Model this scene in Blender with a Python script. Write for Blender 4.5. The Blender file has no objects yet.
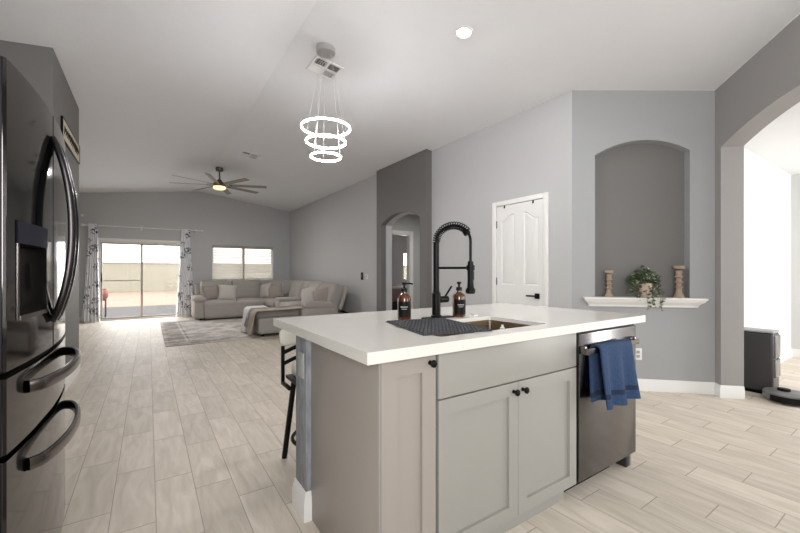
import bpy, bmesh, math, random
from math import sin, cos, pi, sqrt, radians, atan2
from mathutils import Vector, Matrix, geometry
random.seed(7)
SC = bpy.context.scene
COL = SC.collection

# ---------------------------------------------------------------- camera, world, lights, exposure
cam = bpy.data.cameras.new('camera')
cam.sensor_width = 36.0
cam.lens = 36.0 * 375.0 / 800.0
cam.shift_y = 6.0 / 800.0
cam.clip_start = 0.02
cam.clip_end = 200
camera = bpy.data.objects.new('camera', cam)
COL.objects.link(camera)
camera.location = (0, 0, 1.168)
camera.rotation_euler = (pi / 2, 0, -radians(33.83))
SC.camera = camera

SC.view_settings.view_transform = 'Standard'
SC.view_settings.look = 'None'
SC.view_settings.gamma = 1.0
SC.view_settings.exposure = 0.28
SC.view_settings.use_curve_mapping = False

world = bpy.data.worlds.new('daylight')
SC.world = world
world.use_nodes = True
_bg = world.node_tree.nodes['Background']
_bg.inputs[0].default_value = (1.0, 0.99, 0.97, 1)
_bg.inputs[1].default_value = 4.6


def area(name, loc, target, sx, sy, power, color=(1, 1, 1)):
    l = bpy.data.lights.new(name, 'AREA')
    l.shape = 'RECTANGLE'
    l.size, l.size_y = sx, sy
    l.energy = power
    l.color = color
    o = bpy.data.objects.new(name, l)
    COL.objects.link(o)
    o.location = loc
    d = Vector(target) - Vector(loc)
    o.rotation_euler = d.to_track_quat('-Z', 'Y').to_euler()
    return o


# daylight at the windows (kitchen window behind the camera, hall window, glass door, living room window) and added fill lamps
area('kitchen_window_light', (-1.25, -1.3, 1.7), (3.6, 2.6, 1.6), 2.2, 1.3, 155, (0.985, 0.995, 1))
area('back_fill_light', (1.8, -2.9, 1.3), (1.8, 3.0, 1.0), 1.6, 1.8, 2, (0.98, 0.99, 1))  # added fill for the island front; the back wall has no door
area('hall_window_light', (6.7, -2.2, 1.5), (6.2, 1.3, 1.3), 1.6, 2.0, 135, (0.99, 0.995, 1))
area('ceiling_fill_light', (2.1, -1.1, 1.7), (2.2, 0.8, 3.2), 1.2, 1.2, 20, (1, 1, 1))  # unseen lamp added to brighten the ceiling, aimed upward
area('passage_lamp', (4.7, 5.6, 2.46), (4.7, 5.6, 0), 0.3, 0.3, 14, (1, 0.985, 0.96))
area('bedroom_window_light', (7.8, 11.0, 1.4), (6.2, 9.0, 0.6), 0.8, 0.8, 30, (1, 1, 1))
area('glass_door_light', (-0.16, 11.75, 1.2), (0.2, 6.0, 0.2), 1.6, 1.8, 27, (0.99, 0.995, 1))


# ---------------------------------------------------------------- materials
def lin(c):
    return tuple(((v / 255) / 12.92 if v / 255 <= 0.04045 else (((v / 255) + 0.055) / 1.055) ** 2.4) for v in c) + (1,)


def base_mat(name):
    m = bpy.data.materials.new(name)
    m.use_nodes = True
    nt = m.node_tree
    return m, nt, nt.nodes['Principled BSDF']


def N(nt, typ, **kw):
    n = nt.nodes.new(typ)
    for k, v in kw.items():
        setattr(n, k, v)
    return n


def mat(name, rgb, rough=0.5, metal=0.0, var=0.06, vscale=8.0, bump=0.0, bscale=120.0, stretch=None, coat=0.0, spec=0.5):
    m, nt, p = base_mat(name)
    p.inputs['Roughness'].default_value = rough
    p.inputs['Metallic'].default_value = metal
    p.inputs['Specular IOR Level'].default_value = spec
    if coat:
        p.inputs['Coat Weight'].default_value = coat
    tc = N(nt, 'ShaderNodeTexCoord')
    src = tc.outputs['Object']
    if stretch:
        mp = N(nt, 'ShaderNodeMapping')
        mp.inputs['Scale'].default_value = stretch
        nt.links.new(src, mp.inputs[0])
        src = mp.outputs[0]
    nz = N(nt, 'ShaderNodeTexNoise')
    nz.inputs['Scale'].default_value = vscale
    nz.inputs['Detail'].default_value = 4
    nt.links.new(src, nz.inputs['Vector'])
    mx = N(nt, 'ShaderNodeMix', data_type='RGBA')
    c = lin(rgb)
    mx.inputs[6].default_value = tuple(min(1, v * (1 - var)) for v in c[:3]) + (1,)
    mx.inputs[7].default_value = tuple(min(1, v * (1 + var)) for v in c[:3]) + (1,)
    nt.links.new(nz.outputs[0], mx.inputs[0])
    nt.links.new(mx.outputs[2], p.inputs['Base Color'])
    if bump:
        n2 = N(nt, 'ShaderNodeTexNoise')
        n2.inputs['Scale'].default_value = bscale
        n2.inputs['Detail'].default_value = 3
        nt.links.new(src, n2.inputs['Vector'])
        b = N(nt, 'ShaderNodeBump')
        b.inputs['Strength'].default_value = bump
        b.inputs['Distance'].default_value = 0.01
        nt.links.new(n2.outputs[0], b.inputs['Height'])
        nt.links.new(b.outputs[0], p.inputs['Normal'])
    return m


def emis(name, rgb, strength):
    m, nt, p = base_mat(name)
    p.inputs['Base Color'].default_value = lin(rgb)
    p.inputs['Emission Color'].default_value = lin(rgb)
    p.inputs['Emission Strength'].default_value = strength
    return m


def math_node(nt, op, a, b=None):
    n = N(nt, 'ShaderNodeMath', operation=op)
    for i, v in enumerate((a, b)):
        if v is None:
            continue
        if isinstance(v, (int, float)):
            n.inputs[i].default_value = v
        else:
            nt.links.new(v, n.inputs[i])
    return n.outputs[0]


def mixc(nt, fac, a, b):
    n = N(nt, 'ShaderNodeMix', data_type='RGBA')
    for i, v in ((0, fac), (6, a), (7, b)):
        if isinstance(v, (int, float)):
            n.inputs[i].default_value = v
        elif isinstance(v, tuple):
            n.inputs[i].default_value = v
        else:
            nt.links.new(v, n.inputs[i])
    return n.outputs[2]


def tile_mat():
    """wood-look plank tile, 0.181 x 0.61 m, laid along Y with a third stagger"""
    m, nt, p = base_mat('plank_tile')
    geo = N(nt, 'ShaderNodeNewGeometry')
    sep = N(nt, 'ShaderNodeSeparateXYZ')
    nt.links.new(geo.outputs['Position'], sep.inputs[0])
    X, Y = sep.outputs[0], sep.outputs[1]
    u = math_node(nt, 'DIVIDE', math_node(nt, 'ADD', X, 0.333 + 18.1), 0.181)
    col = math_node(nt, 'FLOOR', u)
    fu = math_node(nt, 'FRACT', u)
    # 100 columns were added, 100*0.2033 is folded into the phase
    v = math_node(nt, 'DIVIDE', math_node(nt, 'ADD', math_node(nt, 'ADD', Y, math_node(nt, 'MULTIPLY', col, 0.20333)), 61.0 - 2.91 - 20.333), 0.61)
    row = math_node(nt, 'FLOOR', v)
    fv = math_node(nt, 'FRACT', v)
    gu, gv = 0.0019 / 0.181, 0.0026 / 0.61
    du = math_node(nt, 'MINIMUM', fu, math_node(nt, 'SUBTRACT', 1.0, fu))
    dv = math_node(nt, 'MINIMUM', fv, math_node(nt, 'SUBTRACT', 1.0, fv))
    g1 = math_node(nt, 'LESS_THAN', du, gu)
    g2 = math_node(nt, 'LESS_THAN', dv, gv)
    grout = math_node(nt, 'MAXIMUM', g1, g2)
    cv = N(nt, 'ShaderNodeCombineXYZ')
    nt.links.new(col, cv.inputs[0])
    nt.links.new(row, cv.inputs[1])
    wn = N(nt, 'ShaderNodeTexWhiteNoise', noise_dimensions='2D')
    nt.links.new(cv.outputs[0], wn.inputs['Vector'])
    # grain
    off = N(nt, 'ShaderNodeVectorMath', operation='MULTIPLY_ADD')
    nt.links.new(wn.outputs['Color'], off.inputs[0])
    off.inputs[1].default_value = (7, 7, 7)
    nt.links.new(geo.outputs['Position'], off.inputs[2])
    mp = N(nt, 'ShaderNodeMapping')
    mp.inputs['Scale'].default_value = (1.0, 0.16, 1)
    nt.links.new(off.outputs[0], mp.inputs[0])
    nz = N(nt, 'ShaderNodeTexNoise')
    nz.inputs['Scale'].default_value = 16
    nz.inputs['Detail'].default_value = 6
    nz.inputs['Distortion'].default_value = 1.2
    nt.links.new(mp.outputs[0], nz.inputs['Vector'])
    r = N(nt, 'ShaderNodeValToRGB')
    r.color_ramp.elements[0].position = 0.32
    r.color_ramp.elements[0].color = lin(FLOOR_A)
    r.color_ramp.elements[1].position = 0.68
    r.color_ramp.elements[1].color = lin(FLOOR_B)
    nt.links.new(nz.outputs[0], r.inputs[0])
    shade = math_node(nt, 'ADD', math_node(nt, 'MULTIPLY', wn.outputs['Value'], 0.13), 0.92)
    hs = N(nt, 'ShaderNodeHueSaturation')
    nt.links.new(shade, hs.inputs['Value'])
    nt.links.new(r.outputs[0], hs.inputs['Color'])
    c = mixc(nt, grout, hs.outputs[0], lin(GROUT))
    nt.links.new(c, p.inputs['Base Color'])
    nt.links.new(math_node(nt, 'ADD', math_node(nt, 'MULTIPLY', grout, 0.2), 0.52), p.inputs['Roughness'])
    p.inputs['Specular IOR Level'].default_value = 0.16
    b = N(nt, 'ShaderNodeBump')
    b.inputs['Strength'].default_value = 0.25
    b.inputs['Distance'].default_value = 0.002
    nt.links.new(math_node(nt, 'SUBTRACT', 1.0, grout), b.inputs['Height'])
    nt.links.new(b.outputs[0], p.inputs['Normal'])
    return m


FLOOR_A, FLOOR_B, GROUT = (196, 185, 170), (215, 205, 192), (164, 153, 140)


def glass_mat(name, tint=(1, 1, 1, 1), refl=0.07):
    m = bpy.data.materials.new(name)
    m.use_nodes = True
    nt = m.node_tree
    for n in list(nt.nodes):
        nt.nodes.remove(n)
    out = N(nt, 'ShaderNodeOutputMaterial')
    t = N(nt, 'ShaderNodeBsdfTransparent')
    t.inputs[0].default_value = tint
    g = N(nt, 'ShaderNodeBsdfGlossy')
    g.inputs['Roughness'].default_value = 0.02
    mx = N(nt, 'ShaderNodeMixShader')
    mx.inputs[0].default_value = refl
    nt.links.new(t.outputs[0], mx.inputs[1])
    nt.links.new(g.outputs[0], mx.inputs[2])
    nt.links.new(mx.outputs[0], out.inputs[0])
    return m


def curtain_mat():
    m, nt, p = base_mat('floral_curtain')
    tc = N(nt, 'ShaderNodeTexCoord')
    vo = N(nt, 'ShaderNodeTexVoronoi')
    vo.inputs['Scale'].default_value = 4.6
    nz = N(nt, 'ShaderNodeTexNoise')
    nz.inputs['Scale'].default_value = 22
    nz.inputs['Detail'].default_value = 3
    nt.links.new(tc.outputs['Object'], vo.inputs['Vector'])
    nt.links.new(tc.outputs['Object'], nz.inputs['Vector'])
    a = math_node(nt, 'LESS_THAN', vo.outputs['Distance'], 0.42)
    b = math_node(nt, 'GREATER_THAN', nz.outputs[0], 0.52)
    fl = math_node(nt, 'MULTIPLY', a, b)
    n3 = N(nt, 'ShaderNodeTexNoise')
    n3.inputs['Scale'].default_value = 3
    nt.links.new(tc.outputs['Object'], n3.inputs['Vector'])
    leafc = mixc(nt, n3.outputs[0], lin((45, 45, 60)), lin((110, 110, 125)))
    c = mixc(nt, fl, lin((236, 235, 238)), leafc)
    nt.links.new(c, p.inputs['Base Color'])
    p.inputs['Roughness'].default_value = 0.9
    return m


def rug_mat(x0, x1, y0, y1):
    m, nt, p = base_mat('faded_rug')
    geo = N(nt, 'ShaderNodeNewGeometry')
    sep = N(nt, 'ShaderNodeSeparateXYZ')
    nt.links.new(geo.outputs['Position'], sep.inputs[0])
    dx = math_node(nt, 'MINIMUM', math_node(nt, 'SUBTRACT', sep.outputs[0], x0), math_node(nt, 'SUBTRACT', x1, sep.outputs[0]))
    dy = math_node(nt, 'MINIMUM', math_node(nt, 'SUBTRACT', sep.outputs[1], y0), math_node(nt, 'SUBTRACT', y1, sep.outputs[1]))
    d = math_node(nt, 'MINIMUM', dx, dy)
    r = N(nt, 'ShaderNodeValToRGB')
    r.color_ramp.interpolation = 'CONSTANT'
    els = r.color_ramp.elements
    els[0].color = lin((190, 181, 172))
    els[1].position = 0.05
    els[1].color = lin((158, 148, 140))
    for pos, cc in ((0.30, (196, 188, 181)), (0.34, (136, 127, 121)), (0.37, (188, 181, 175))):
        e = els.new(pos)
        e.color = lin(cc)
    nt.links.new(d, r.inputs[0])
    nz = N(nt, 'ShaderNodeTexNoise')
    nz.inputs['Scale'].default_value = 3.2
    nz.inputs['Detail'].default_value = 8
    nz.inputs['Roughness'].default_value = 0.7
    nt.links.new(geo.outputs['Position'], nz.inputs['Vector'])
    r2 = N(nt, 'ShaderNodeValToRGB')
    r2.color_ramp.elements[0].position = 0.44
    r2.color_ramp.elements[0].color = lin((100, 94, 92))
    r2.color_ramp.elements[1].position = 0.58
    r2.color_ramp.elements[1].color = lin((214, 208, 202))
    nt.links.new(nz.outputs[0], r2.inputs[0])
    c = mixc(nt, 0.42, r.outputs[0], r2.outputs[0])
    nt.links.new(c, p.inputs['Base Color'])
    p.inputs['Roughness'].default_value = 0.95
    return m


def banded_mat(name, a, b, axis_z0, axis_z1):
    """terry cloth with one darker woven band between two heights"""
    m, nt, p = base_mat(name)
    geo = N(nt, 'ShaderNodeNewGeometry')
    sep = N(nt, 'ShaderNodeSeparateXYZ')
    nt.links.new(geo.outputs['Position'], sep.inputs[0])
    k = math_node(nt, 'MULTIPLY', math_node(nt, 'GREATER_THAN', sep.outputs[2], axis_z0), math_node(nt, 'LESS_THAN', sep.outputs[2], axis_z1))
    nz = N(nt, 'ShaderNodeTexNoise')
    nz.inputs['Scale'].default_value = 170
    nt.links.new(geo.outputs['Position'], nz.inputs['Vector'])
    base = mixc(nt, nz.outputs[0], lin(tuple(v * 0.55 for v in a)), lin(tuple(min(255, v * 1.5) for v in a)))
    nt.links.new(mixc(nt, k, base, lin(b)), p.inputs['Base Color'])
    p.inputs['Roughness'].default_value = 0.95
    bp = N(nt, 'ShaderNodeBump')
    bp.inputs['Strength'].default_value = 0.6
    bp.inputs['Distance'].default_value = 0.004
    nt.links.new(nz.outputs[0], bp.inputs['Height'])
    nt.links.new(bp.outputs[0], p.inputs['Normal'])
    return m


def block_mat():
    m, nt, p = base_mat('block_wall')
    tc = N(nt, 'ShaderNodeTexCoord')
    sep = N(nt, 'ShaderNodeSeparateXYZ')
    cmb = N(nt, 'ShaderNodeCombineXYZ')
    nt.links.new(tc.outputs['Object'], sep.inputs[0])
    nt.links.new(sep.outputs[0], cmb.inputs[0])
    nt.links.new(sep.outputs[2], cmb.inputs[1])
    br = N(nt, 'ShaderNodeTexBrick')
    br.inputs['Color1'].default_value = lin((142, 139, 125))
    br.inputs['Color2'].default_value = lin((138, 135, 122))
    br.inputs['Mortar'].default_value = lin((130, 127, 116))
    br.inputs['Scale'].default_value = 1.0
    br.inputs['Mortar Size'].default_value = 0.012
    br.inputs['Brick Width'].default_value = 0.4
    br.inputs['Row Height'].default_value = 0.2
    nt.links.new(cmb.outputs[0], br.inputs['Vector'])
    nt.links.new(br.outputs[0], p.inputs['Base Color'])
    p.inputs['Roughness'].default_value = 0.9
    return m


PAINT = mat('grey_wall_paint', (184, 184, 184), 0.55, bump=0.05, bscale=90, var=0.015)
NICHE_SHADE = mat('shade_toned_niche_wall', (158, 159, 160), 0.55, bump=0.05, bscale=90, var=0.015)  # same wall grey, darkened: the niche wall's weaker light is in the colour
ARCH_SHADE = mat('shade_toned_arch_wall', (150, 147, 145), 0.55, bump=0.05, bscale=90, var=0.015)  # wall grey with the arch wall's shade put into the base colour
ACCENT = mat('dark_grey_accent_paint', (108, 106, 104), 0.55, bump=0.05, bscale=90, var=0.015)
CEILP = mat('ceiling_paint', (226, 226, 227), 0.7, bump=0.10, bscale=60, var=0.015)
HALLP = mat('pale_hall_paint', (206, 206, 204), 0.6, var=0.01)
TRIM = mat('white_trim', (228, 227, 224), 0.35, var=0.01)
DOORW = mat('white_door_paint', (226, 225, 222), 0.35, var=0.01)
FLOOR = tile_mat()
QUARTZ = mat('white_quartz', (222, 218, 211), 0.14, var=0.03, vscale=90)
CAB = mat('greige_cabinet_paint', (151, 149, 143), 0.38, var=0.012)
PANELP = mat('taupe_panel_paint', (155, 147, 140), 0.4, var=0.015)
BLACKM = mat('matte_black_metal', (11, 11, 11), 0.4, 0.0, spec=0.16)
BLACKP = mat('black_plastic', (13, 13, 14), 0.45, spec=0.18)
BSTEEL = mat('black_stainless', (116, 113, 113), 0.22, 1.0, var=0.05, vscale=3, stretch=(1, 1, 40))
FRIDGE = mat('black_stainless_door', (78, 75, 75), 0.08, 1.0, var=0.03, vscale=3, stretch=(1, 40, 1))
FRSIDE = mat('dark_grey_side', (52, 50, 52), 0.45, 0.4)
HANDLE = mat('dark_polished_handle', (120, 115, 114), 0.22, 1.0)
DHANDLE = mat('dark_black_stainless_handle', (58, 55, 56), 0.2, 1.0)
CHROME = mat('brushed_chrome', (196, 194, 193), 0.35, 0.7)
STEEL = mat('stainless_sink', (158, 142, 118), 0.38, 1.0, stretch=(1, 30, 1))
POSTM = mat('grey_textured_post_paint', (132, 134, 137), 0.7, var=0.65, vscale=45, bump=0.35, bscale=60, stretch=(1, 1, 0.25))
GREYPL = mat('grey_plate_plastic', (160, 161, 161), 0.5)
WHITEPL = mat('white_plastic', (226, 224, 220), 0.4)
SOFA = mat('taupe_sofa_fabric', (164, 158, 152), 0.95, var=0.06, vscale=14, bump=0.25, bscale=220)
PIL_D = mat('taupe_pillow_fabric', (150, 141, 134), 0.95, var=0.05, vscale=20, bump=0.3, bscale=200)
PIL_L = mat('light_grey_pillow_fabric', (182, 176, 170), 0.95, var=0.10, vscale=60, bump=0.3, bscale=200)
BL_L = mat('pale_grey_throw', (216, 213, 210), 0.95, var=0.05, bump=0.4, bscale=90)
BL_D = mat('grey_throw', (138, 135, 134), 0.95, var=0.08, bump=0.4, bscale=90)
BL_T = mat('tan_throw', (182, 169, 155), 0.95, var=0.08, bump=0.4, bscale=90)
CREAM = mat('cream_vinyl', (212, 207, 196), 0.5, var=0.02)
GLASS = glass_mat('clear_glass')
CURT = curtain_mat()
FRAMEB = mat('grey_bronze_frame', (168, 160, 150), 0.5, 0.2)
FRAMEW = mat('white_vinyl_frame', (214, 211, 206), 0.45)
BLIND = mat('white_blind_slat', (222, 219, 212), 0.5, var=0.01)
BLINDH = mat('warm_grey_valance', (168, 160, 152), 0.5, var=0.02)
MATG = mat('charcoal_silicone', (62, 63, 67), 0.75, var=0.55, vscale=110, bump=0.5, bscale=300)
AMBER = mat('amber_glass', (82, 44, 17), 0.10, var=0.3, vscale=30, coat=0.3)
LABEL = mat('black_label', (12, 12, 13), 0.5, spec=0.15)
LABELT = mat('pale_label_print', (170, 168, 165), 0.6)
POT = mat('beige_ceramic_pot', (188, 166, 150), 0.7, var=0.06, vscale=40, bump=0.2)
LEAF = mat('ivy_leaf', (62, 78, 50), 0.6, var=0.35, vscale=60)
LEAF2 = mat('variegated_ivy_leaf', (150, 156, 128), 0.6, var=0.3, vscale=60)
STEMM = mat('vine_stem', (84, 88, 58), 0.7)
WOODC = mat('weathered_wood', (158, 138, 120), 0.75, var=0.18, vscale=40, bump=0.4, bscale=120, stretch=(1, 1, 3))
FANM = mat('fan_grey_wood', (140, 134, 127), 0.5, var=0.08, stretch=(6, 1, 1))
FANB = mat('fan_pewter', (98, 93, 88), 0.35, 0.8)
BED = mat('dusty_pink_bedding', (150, 130, 126), 0.95, var=0.12, vscale=6)
DOCK = mat('graphite_plastic', (58, 56, 57), 0.35, var=0.04)
DOCKL = mat('smoky_clear_plastic', (112, 110, 108), 0.25)
PATIO = mat('shaded_patio_concrete', (50, 50, 51), 0.85, var=0.06)  # concrete darkened: the shade lying over the patio is in the base colour
DIRT = mat('desert_dirt', (128, 104, 90), 0.95, var=0.10, vscale=1.2)
BLOCK = block_mat()
REDC = mat('orange_red_clay', (150, 92, 80), 0.7)
SIGNB = mat('cream_sign_board', (196, 186, 166), 0.7, var=0.08, vscale=20)
BLUE_T = banded_mat('blue_towel', (35, 54, 82), (20, 36, 62), 0.535, 0.56)
NAVY = mat('dark_display', (9, 13, 32), 0.5, var=0.1, spec=0.2)
ROBOT = mat('robot_grey_plastic', (104, 103, 102), 0.35)
SPONGE = mat('pale_blue_sponge', (170, 185, 215), 0.9, var=0.15, vscale=80)
WARML = emis('fan_lamp_glow', (255, 222, 172), 1.1)
RINGL = emis('led_ring_glow', (252, 251, 255), 92)
CANL = emis('downlight_glow', (255, 250, 240), 12)
GRILLD = mat('duct_shadow_grey', (38, 37, 36), 0.8)


# ---------------------------------------------------------------- mesh helpers
OFF = {}


def mk(name, bm, m, parent=None, smooth=40, base=None, kind=None, label=None):
    """link bm (world coordinates) as one mesh object; children take the origin of their thing"""
    if parent is not None:
        off = OFF[parent.name]
    elif base is not None:
        off = Vector(base)
    else:
        off = Vector((0, 0, 0))
    bmesh.ops.recalc_face_normals(bm, faces=bm.faces[:])
    if off.length:
        bmesh.ops.translate(bm, verts=bm.verts[:], vec=-off)
    me = bpy.data.meshes.new(name)
    bm.to_mesh(me)
    bm.free()
    me.materials.append(m)
    if smooth:
        for poly in me.polygons:
            poly.use_smooth = True
        me.set_sharp_from_angle(angle=radians(smooth))
    o = bpy.data.objects.new(name, me)
    COL.objects.link(o)
    if parent is not None:
        o.parent = parent
    else:
        o.location = off
    OFF[o.name] = off
    if kind:
        o['kind'] = kind
    if label:
        o['label'] = label
    return o


def thing(name, label, cat, loc, group=None):
    o = bpy.data.objects.new(name, None)
    o.empty_display_size = 0.1
    COL.objects.link(o)
    o.location = loc
    OFF[o.name] = Vector(loc)
    return tag(o, label, cat, group)


def tag(o, label, cat, group=None):
    o['label'] = label
    o['category'] = cat
    if group:
        o['group'] = group
    return o


def struct(name, bm, m, parent=None, smooth=30):
    o = mk(name, bm, m, parent, smooth)
    o['kind'] = 'structure'
    return o


def B():
    return bmesh.new()


def box(bm, x0, x1, y0, y1, z0, z1, bev=0.0, seg=2, M=None):
    r = bmesh.ops.create_cube(bm, size=1.0)
    vs = r['verts']
    for v in vs:
        v.co = Vector(((x0 + x1) / 2 + v.co.x * (x1 - x0), (y0 + y1) / 2 + v.co.y * (y1 - y0), (z0 + z1) / 2 + v.co.z * (z1 - z0)))
    if bev:
        es = list({e for v in vs for e in v.link_edges})
        r2 = bmesh.ops.bevel(bm, geom=es, offset=bev, segments=seg, profile=0.5, affect='EDGES')
        vs = list({v for f in r2['faces'] for v in f.verts} | {v for v in vs if v.is_valid})
    if M is not None:
        for v in vs:
            v.co = M @ v.co
    return vs


def rbox(bm, c, half, r, n=4, puff=0.0, axis=2, M=None):
    """soft rounded box; puff bulges the two faces across `axis`"""
    half = [float(h) for h in half]
    r = min(r, min(half) * 0.98)
    ts = []
    for h in half:
        e = [-h, -h + 0.35 * r, -h + r]
        mid = [(-h + r) + (2 * (h - r)) * k / (n + 1) for k in range(1, n + 1)]
        ts.append(e + mid + [h - r, h - 0.35 * r, h])
    cache = {}

    def vert(i, j, k):
        key = (i, j, k)
        if key in cache:
            return cache[key]
        p = [ts[0][i], ts[1][j], ts[2][k]]
        inner = [max(-(half[a] - r), min(half[a] - r, p[a])) for a in range(3)]
        d = Vector([p[a] - inner[a] for a in range(3)])
        if d.length > 1e-9:
            d = d.normalized() * r
        q = Vector(inner) + d
        if puff:
            o1, o2 = [a for a in range(3) if a != axis]
            w = (1 - (q[o1] / half[o1]) ** 2) * (1 - (q[o2] / half[o2]) ** 2)
            q[axis] += puff * max(0, w) * (q[axis] / half[axis])
        q = (M @ q) if M is not None else q
        cache[key] = bm.verts.new(q + Vector(c))
        return cache[key]

    L = [len(t) for t in ts]
    for a in range(3):
        b, d = (a + 1) % 3, (a + 2) % 3
        for end in (0, L[a] - 1):
            for i in range(L[b] - 1):
                for j in range(L[d] - 1):
                    q = []
                    for (bi, dj) in ((i, j), (i + 1, j), (i + 1, j + 1), (i, j + 1)):
                        idx = [0, 0, 0]
                        idx[a], idx[b], idx[d] = end, bi, dj
                        q.append(vert(*idx))
                    bm.faces.new(q)


def pillow(bm, c, w, h, t, M, n=12):
    """knife-edge cushion: w x h face, t thick"""
    g = {}
    for s in (1, -1):
        for i in range(n + 1):
            for j in range(n + 1):
                u, v = -1 + 2 * i / n, -1 + 2 * j / n
                edge = i in (0, n) or j in (0, n)
                if edge and (0, i, j) in g:
                    g[(s, i, j)] = g[(0, i, j)]
                    continue
                pin = 1 - 0.06 * (1 - u * u) * abs(v) ** 3 - 0.0
                pin2 = 1 - 0.06 * (1 - v * v) * abs(u) ** 3
                z = s * t / 2 * ((1 - abs(u) ** 2.6) * (1 - abs(v) ** 2.6)) ** 0.55
                p = M @ Vector((u * w / 2 * pin2, v * h / 2 * pin, z)) + Vector(c)
                vv = bm.verts.new(p)
                g[(s, i, j)] = vv
                if edge:
                    g[(0, i, j)] = vv
        for i in range(n):
            for j in range(n):
                bm.faces.new([g[(s, i, j)], g[(s, i + 1, j)], g[(s, i + 1, j + 1)], g[(s, i, j + 1)]])


def tube(bm, pts, r, seg=10, closed=False, cap=True, rfun=None):
    pts = [Vector(p) for p in pts]
    n = len(pts)
    rings = []
    t0 = (pts[1] - pts[0]).normalized()
    up = Vector((0, 0, 1)) if abs(t0.z) < 0.9 else Vector((1, 0, 0))
    nrm = (up - t0 * up.dot(t0)).normalized()
    for i, p in enumerate(pts):
        if closed:
            t = (pts[(i + 1) % n] - pts[i - 1]).normalized()
        elif i == 0:
            t = t0
        elif i == n - 1:
            t = (pts[-1] - pts[-2]).normalized()
        else:
            t = (pts[i + 1] - pts[i - 1]).normalized()
        nrm = (nrm - t * nrm.dot(t))
        nrm = nrm.normalized() if nrm.length > 1e-6 else t.orthogonal().normalized()
        b = t.cross(nrm)
        rr = r if rfun is None else rfun(i / max(1, n - 1)) * r
        rings.append([bm.verts.new(p + (nrm * cos(2 * pi * k / seg) + b * sin(2 * pi * k / seg)) * rr) for k in range(seg)])
    for i in range(n if closed else n - 1):
        a, c = rings[i], rings[(i + 1) % n]
        for k in range(seg):
            bm.faces.new([a[k], a[(k + 1) % seg], c[(k + 1) % seg], c[k]])
    if cap and not closed:
        bm.faces.new(rings[0])
        bm.faces.new(rings[-1])


def lathe(bm, prof, c, seg=24, M=None, caps=True):
    rings = []
    c = Vector(c)
    for (r, z) in prof:
        if r < 1e-6:
            p = Vector((0, 0, z))
            rings.append([bm.verts.new((M @ p if M else p) + c)])
        else:
            ring = []
            for k in range(seg):
                p = Vector((r * cos(2 * pi * k / seg), r * sin(2 * pi * k / seg), z))
                ring.append(bm.verts.new((M @ p if M else p) + c))
            rings.append(ring)
    for a, b in zip(rings, rings[1:]):
        if len(a) == 1 and len(b) == 1:
            continue
        for k in range(seg):
            if len(a) == 1:
                bm.faces.new([a[0], b[k], b[(k + 1) % seg]])
            elif len(b) == 1:
                bm.faces.new([a[k], a[(k + 1) % seg], b[0]])
            else:
                bm.faces.new([a[k], a[(k + 1) % seg], b[(k + 1) % seg], b[k]])
    if not caps:
        for k in range(seg):
            bm.faces.new([rings[-1][k], rings[-1][(k + 1) % seg], rings[0][(k + 1) % seg], rings[0][k]])
        return
    if len(rings[0]) > 1:
        bm.faces.new(rings[0])
    if len(rings[-1]) > 1:
        bm.faces.new(rings[-1])


def prism(bm, outer, holes, f, d0, d1):
    """polygon with holes in (s, z), extruded between depths d0 and d1; f(s, z, d) -> world"""
    loops = [list(outer)] + [list(h) for h in holes]
    flat = [p for l in loops for p in l]
    tris = geometry.tessellate_polygon([[Vector((p[0], p[1], 0)) for p in l] for l in loops])
    fr = [bm.verts.new(f(p[0], p[1], d0)) for p in flat]
    bk = [bm.verts.new(f(p[0], p[1], d1)) for p in flat]
    for t in tris:
        try:
            bm.faces.new([fr[i] for i in t])
            bm.faces.new([bk[i] for i in reversed(t)])
        except ValueError:
            pass
    k = 0
    for l in loops:
        n = len(l)
        for i in range(n):
            a, b = k + i, k + (i + 1) % n
            bm.faces.new([fr[a], fr[b], bk[b], bk[a]])
        k += n


def arch_pts(s0, s1, spring, peak, n=24):
    """points along an arch from (s1, spring) over to (s0, spring)"""
    hw, rise = (s1 - s0) / 2, peak - spring
    R = (hw * hw + rise * rise) / (2 * rise)
    cs, cz_ = (s0 + s1) / 2, peak - R
    out = []
    a = math.asin(hw / R)
    for k in range(n + 1):
        t = a - 2 * a * k / n
        out.append((cs + R * sin(t), cz_ + R * cos(t)))
    return out


def cz(x):
    return 3.36 - 0.133 * abs(x - 1.13)


def extrude_xy(bm, poly, z0, z1):
    """plan polygon extruded in z (z0/z1 numbers or functions of x)"""
    a = [bm.verts.new((p[0], p[1], z0(p[0]) if callable(z0) else z0)) for p in poly]
    b = [bm.verts.new((p[0], p[1], z1(p[0]) if callable(z1) else z1)) for p in poly]
    n = len(poly)
    bm.faces.new(a[::-1])
    bm.faces.new(b)
    for i in range(n):
        bm.faces.new([a[i], a[(i + 1) % n], b[(i + 1) % n], b[i]])


def base_run(bm, p, q, nrm, h=0.115, t=0.014):
    """profiled baseboard from p to q standing off the wall along nrm"""
    p, q, nrm = Vector((p[0], p[1], 0)), Vector((q[0], q[1], 0)), Vector((nrm[0], nrm[1], 0)).normalized()
    prof = [(0, 0), (t, 0), (t, h * 0.62), (t * 0.8, h * 0.68), (t * 0.8, h * 0.78), (t * 0.45, h * 0.86), (t * 0.45, h * 0.95), (t * 0.2, h), (0, h)]
    ra = [bm.verts.new(p + nrm * d + Vector((0, 0, z))) for d, z in prof]
    rb = [bm.verts.new(q + nrm * d + Vector((0, 0, z))) for d, z in prof]
    n = len(prof)
    for i in range(n):
        bm.faces.new([ra[i], ra[(i + 1) % n], rb[(i + 1) % n], rb[i]])
    bm.faces.new(ra)
    bm.faces.new(rb[::-1])


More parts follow.
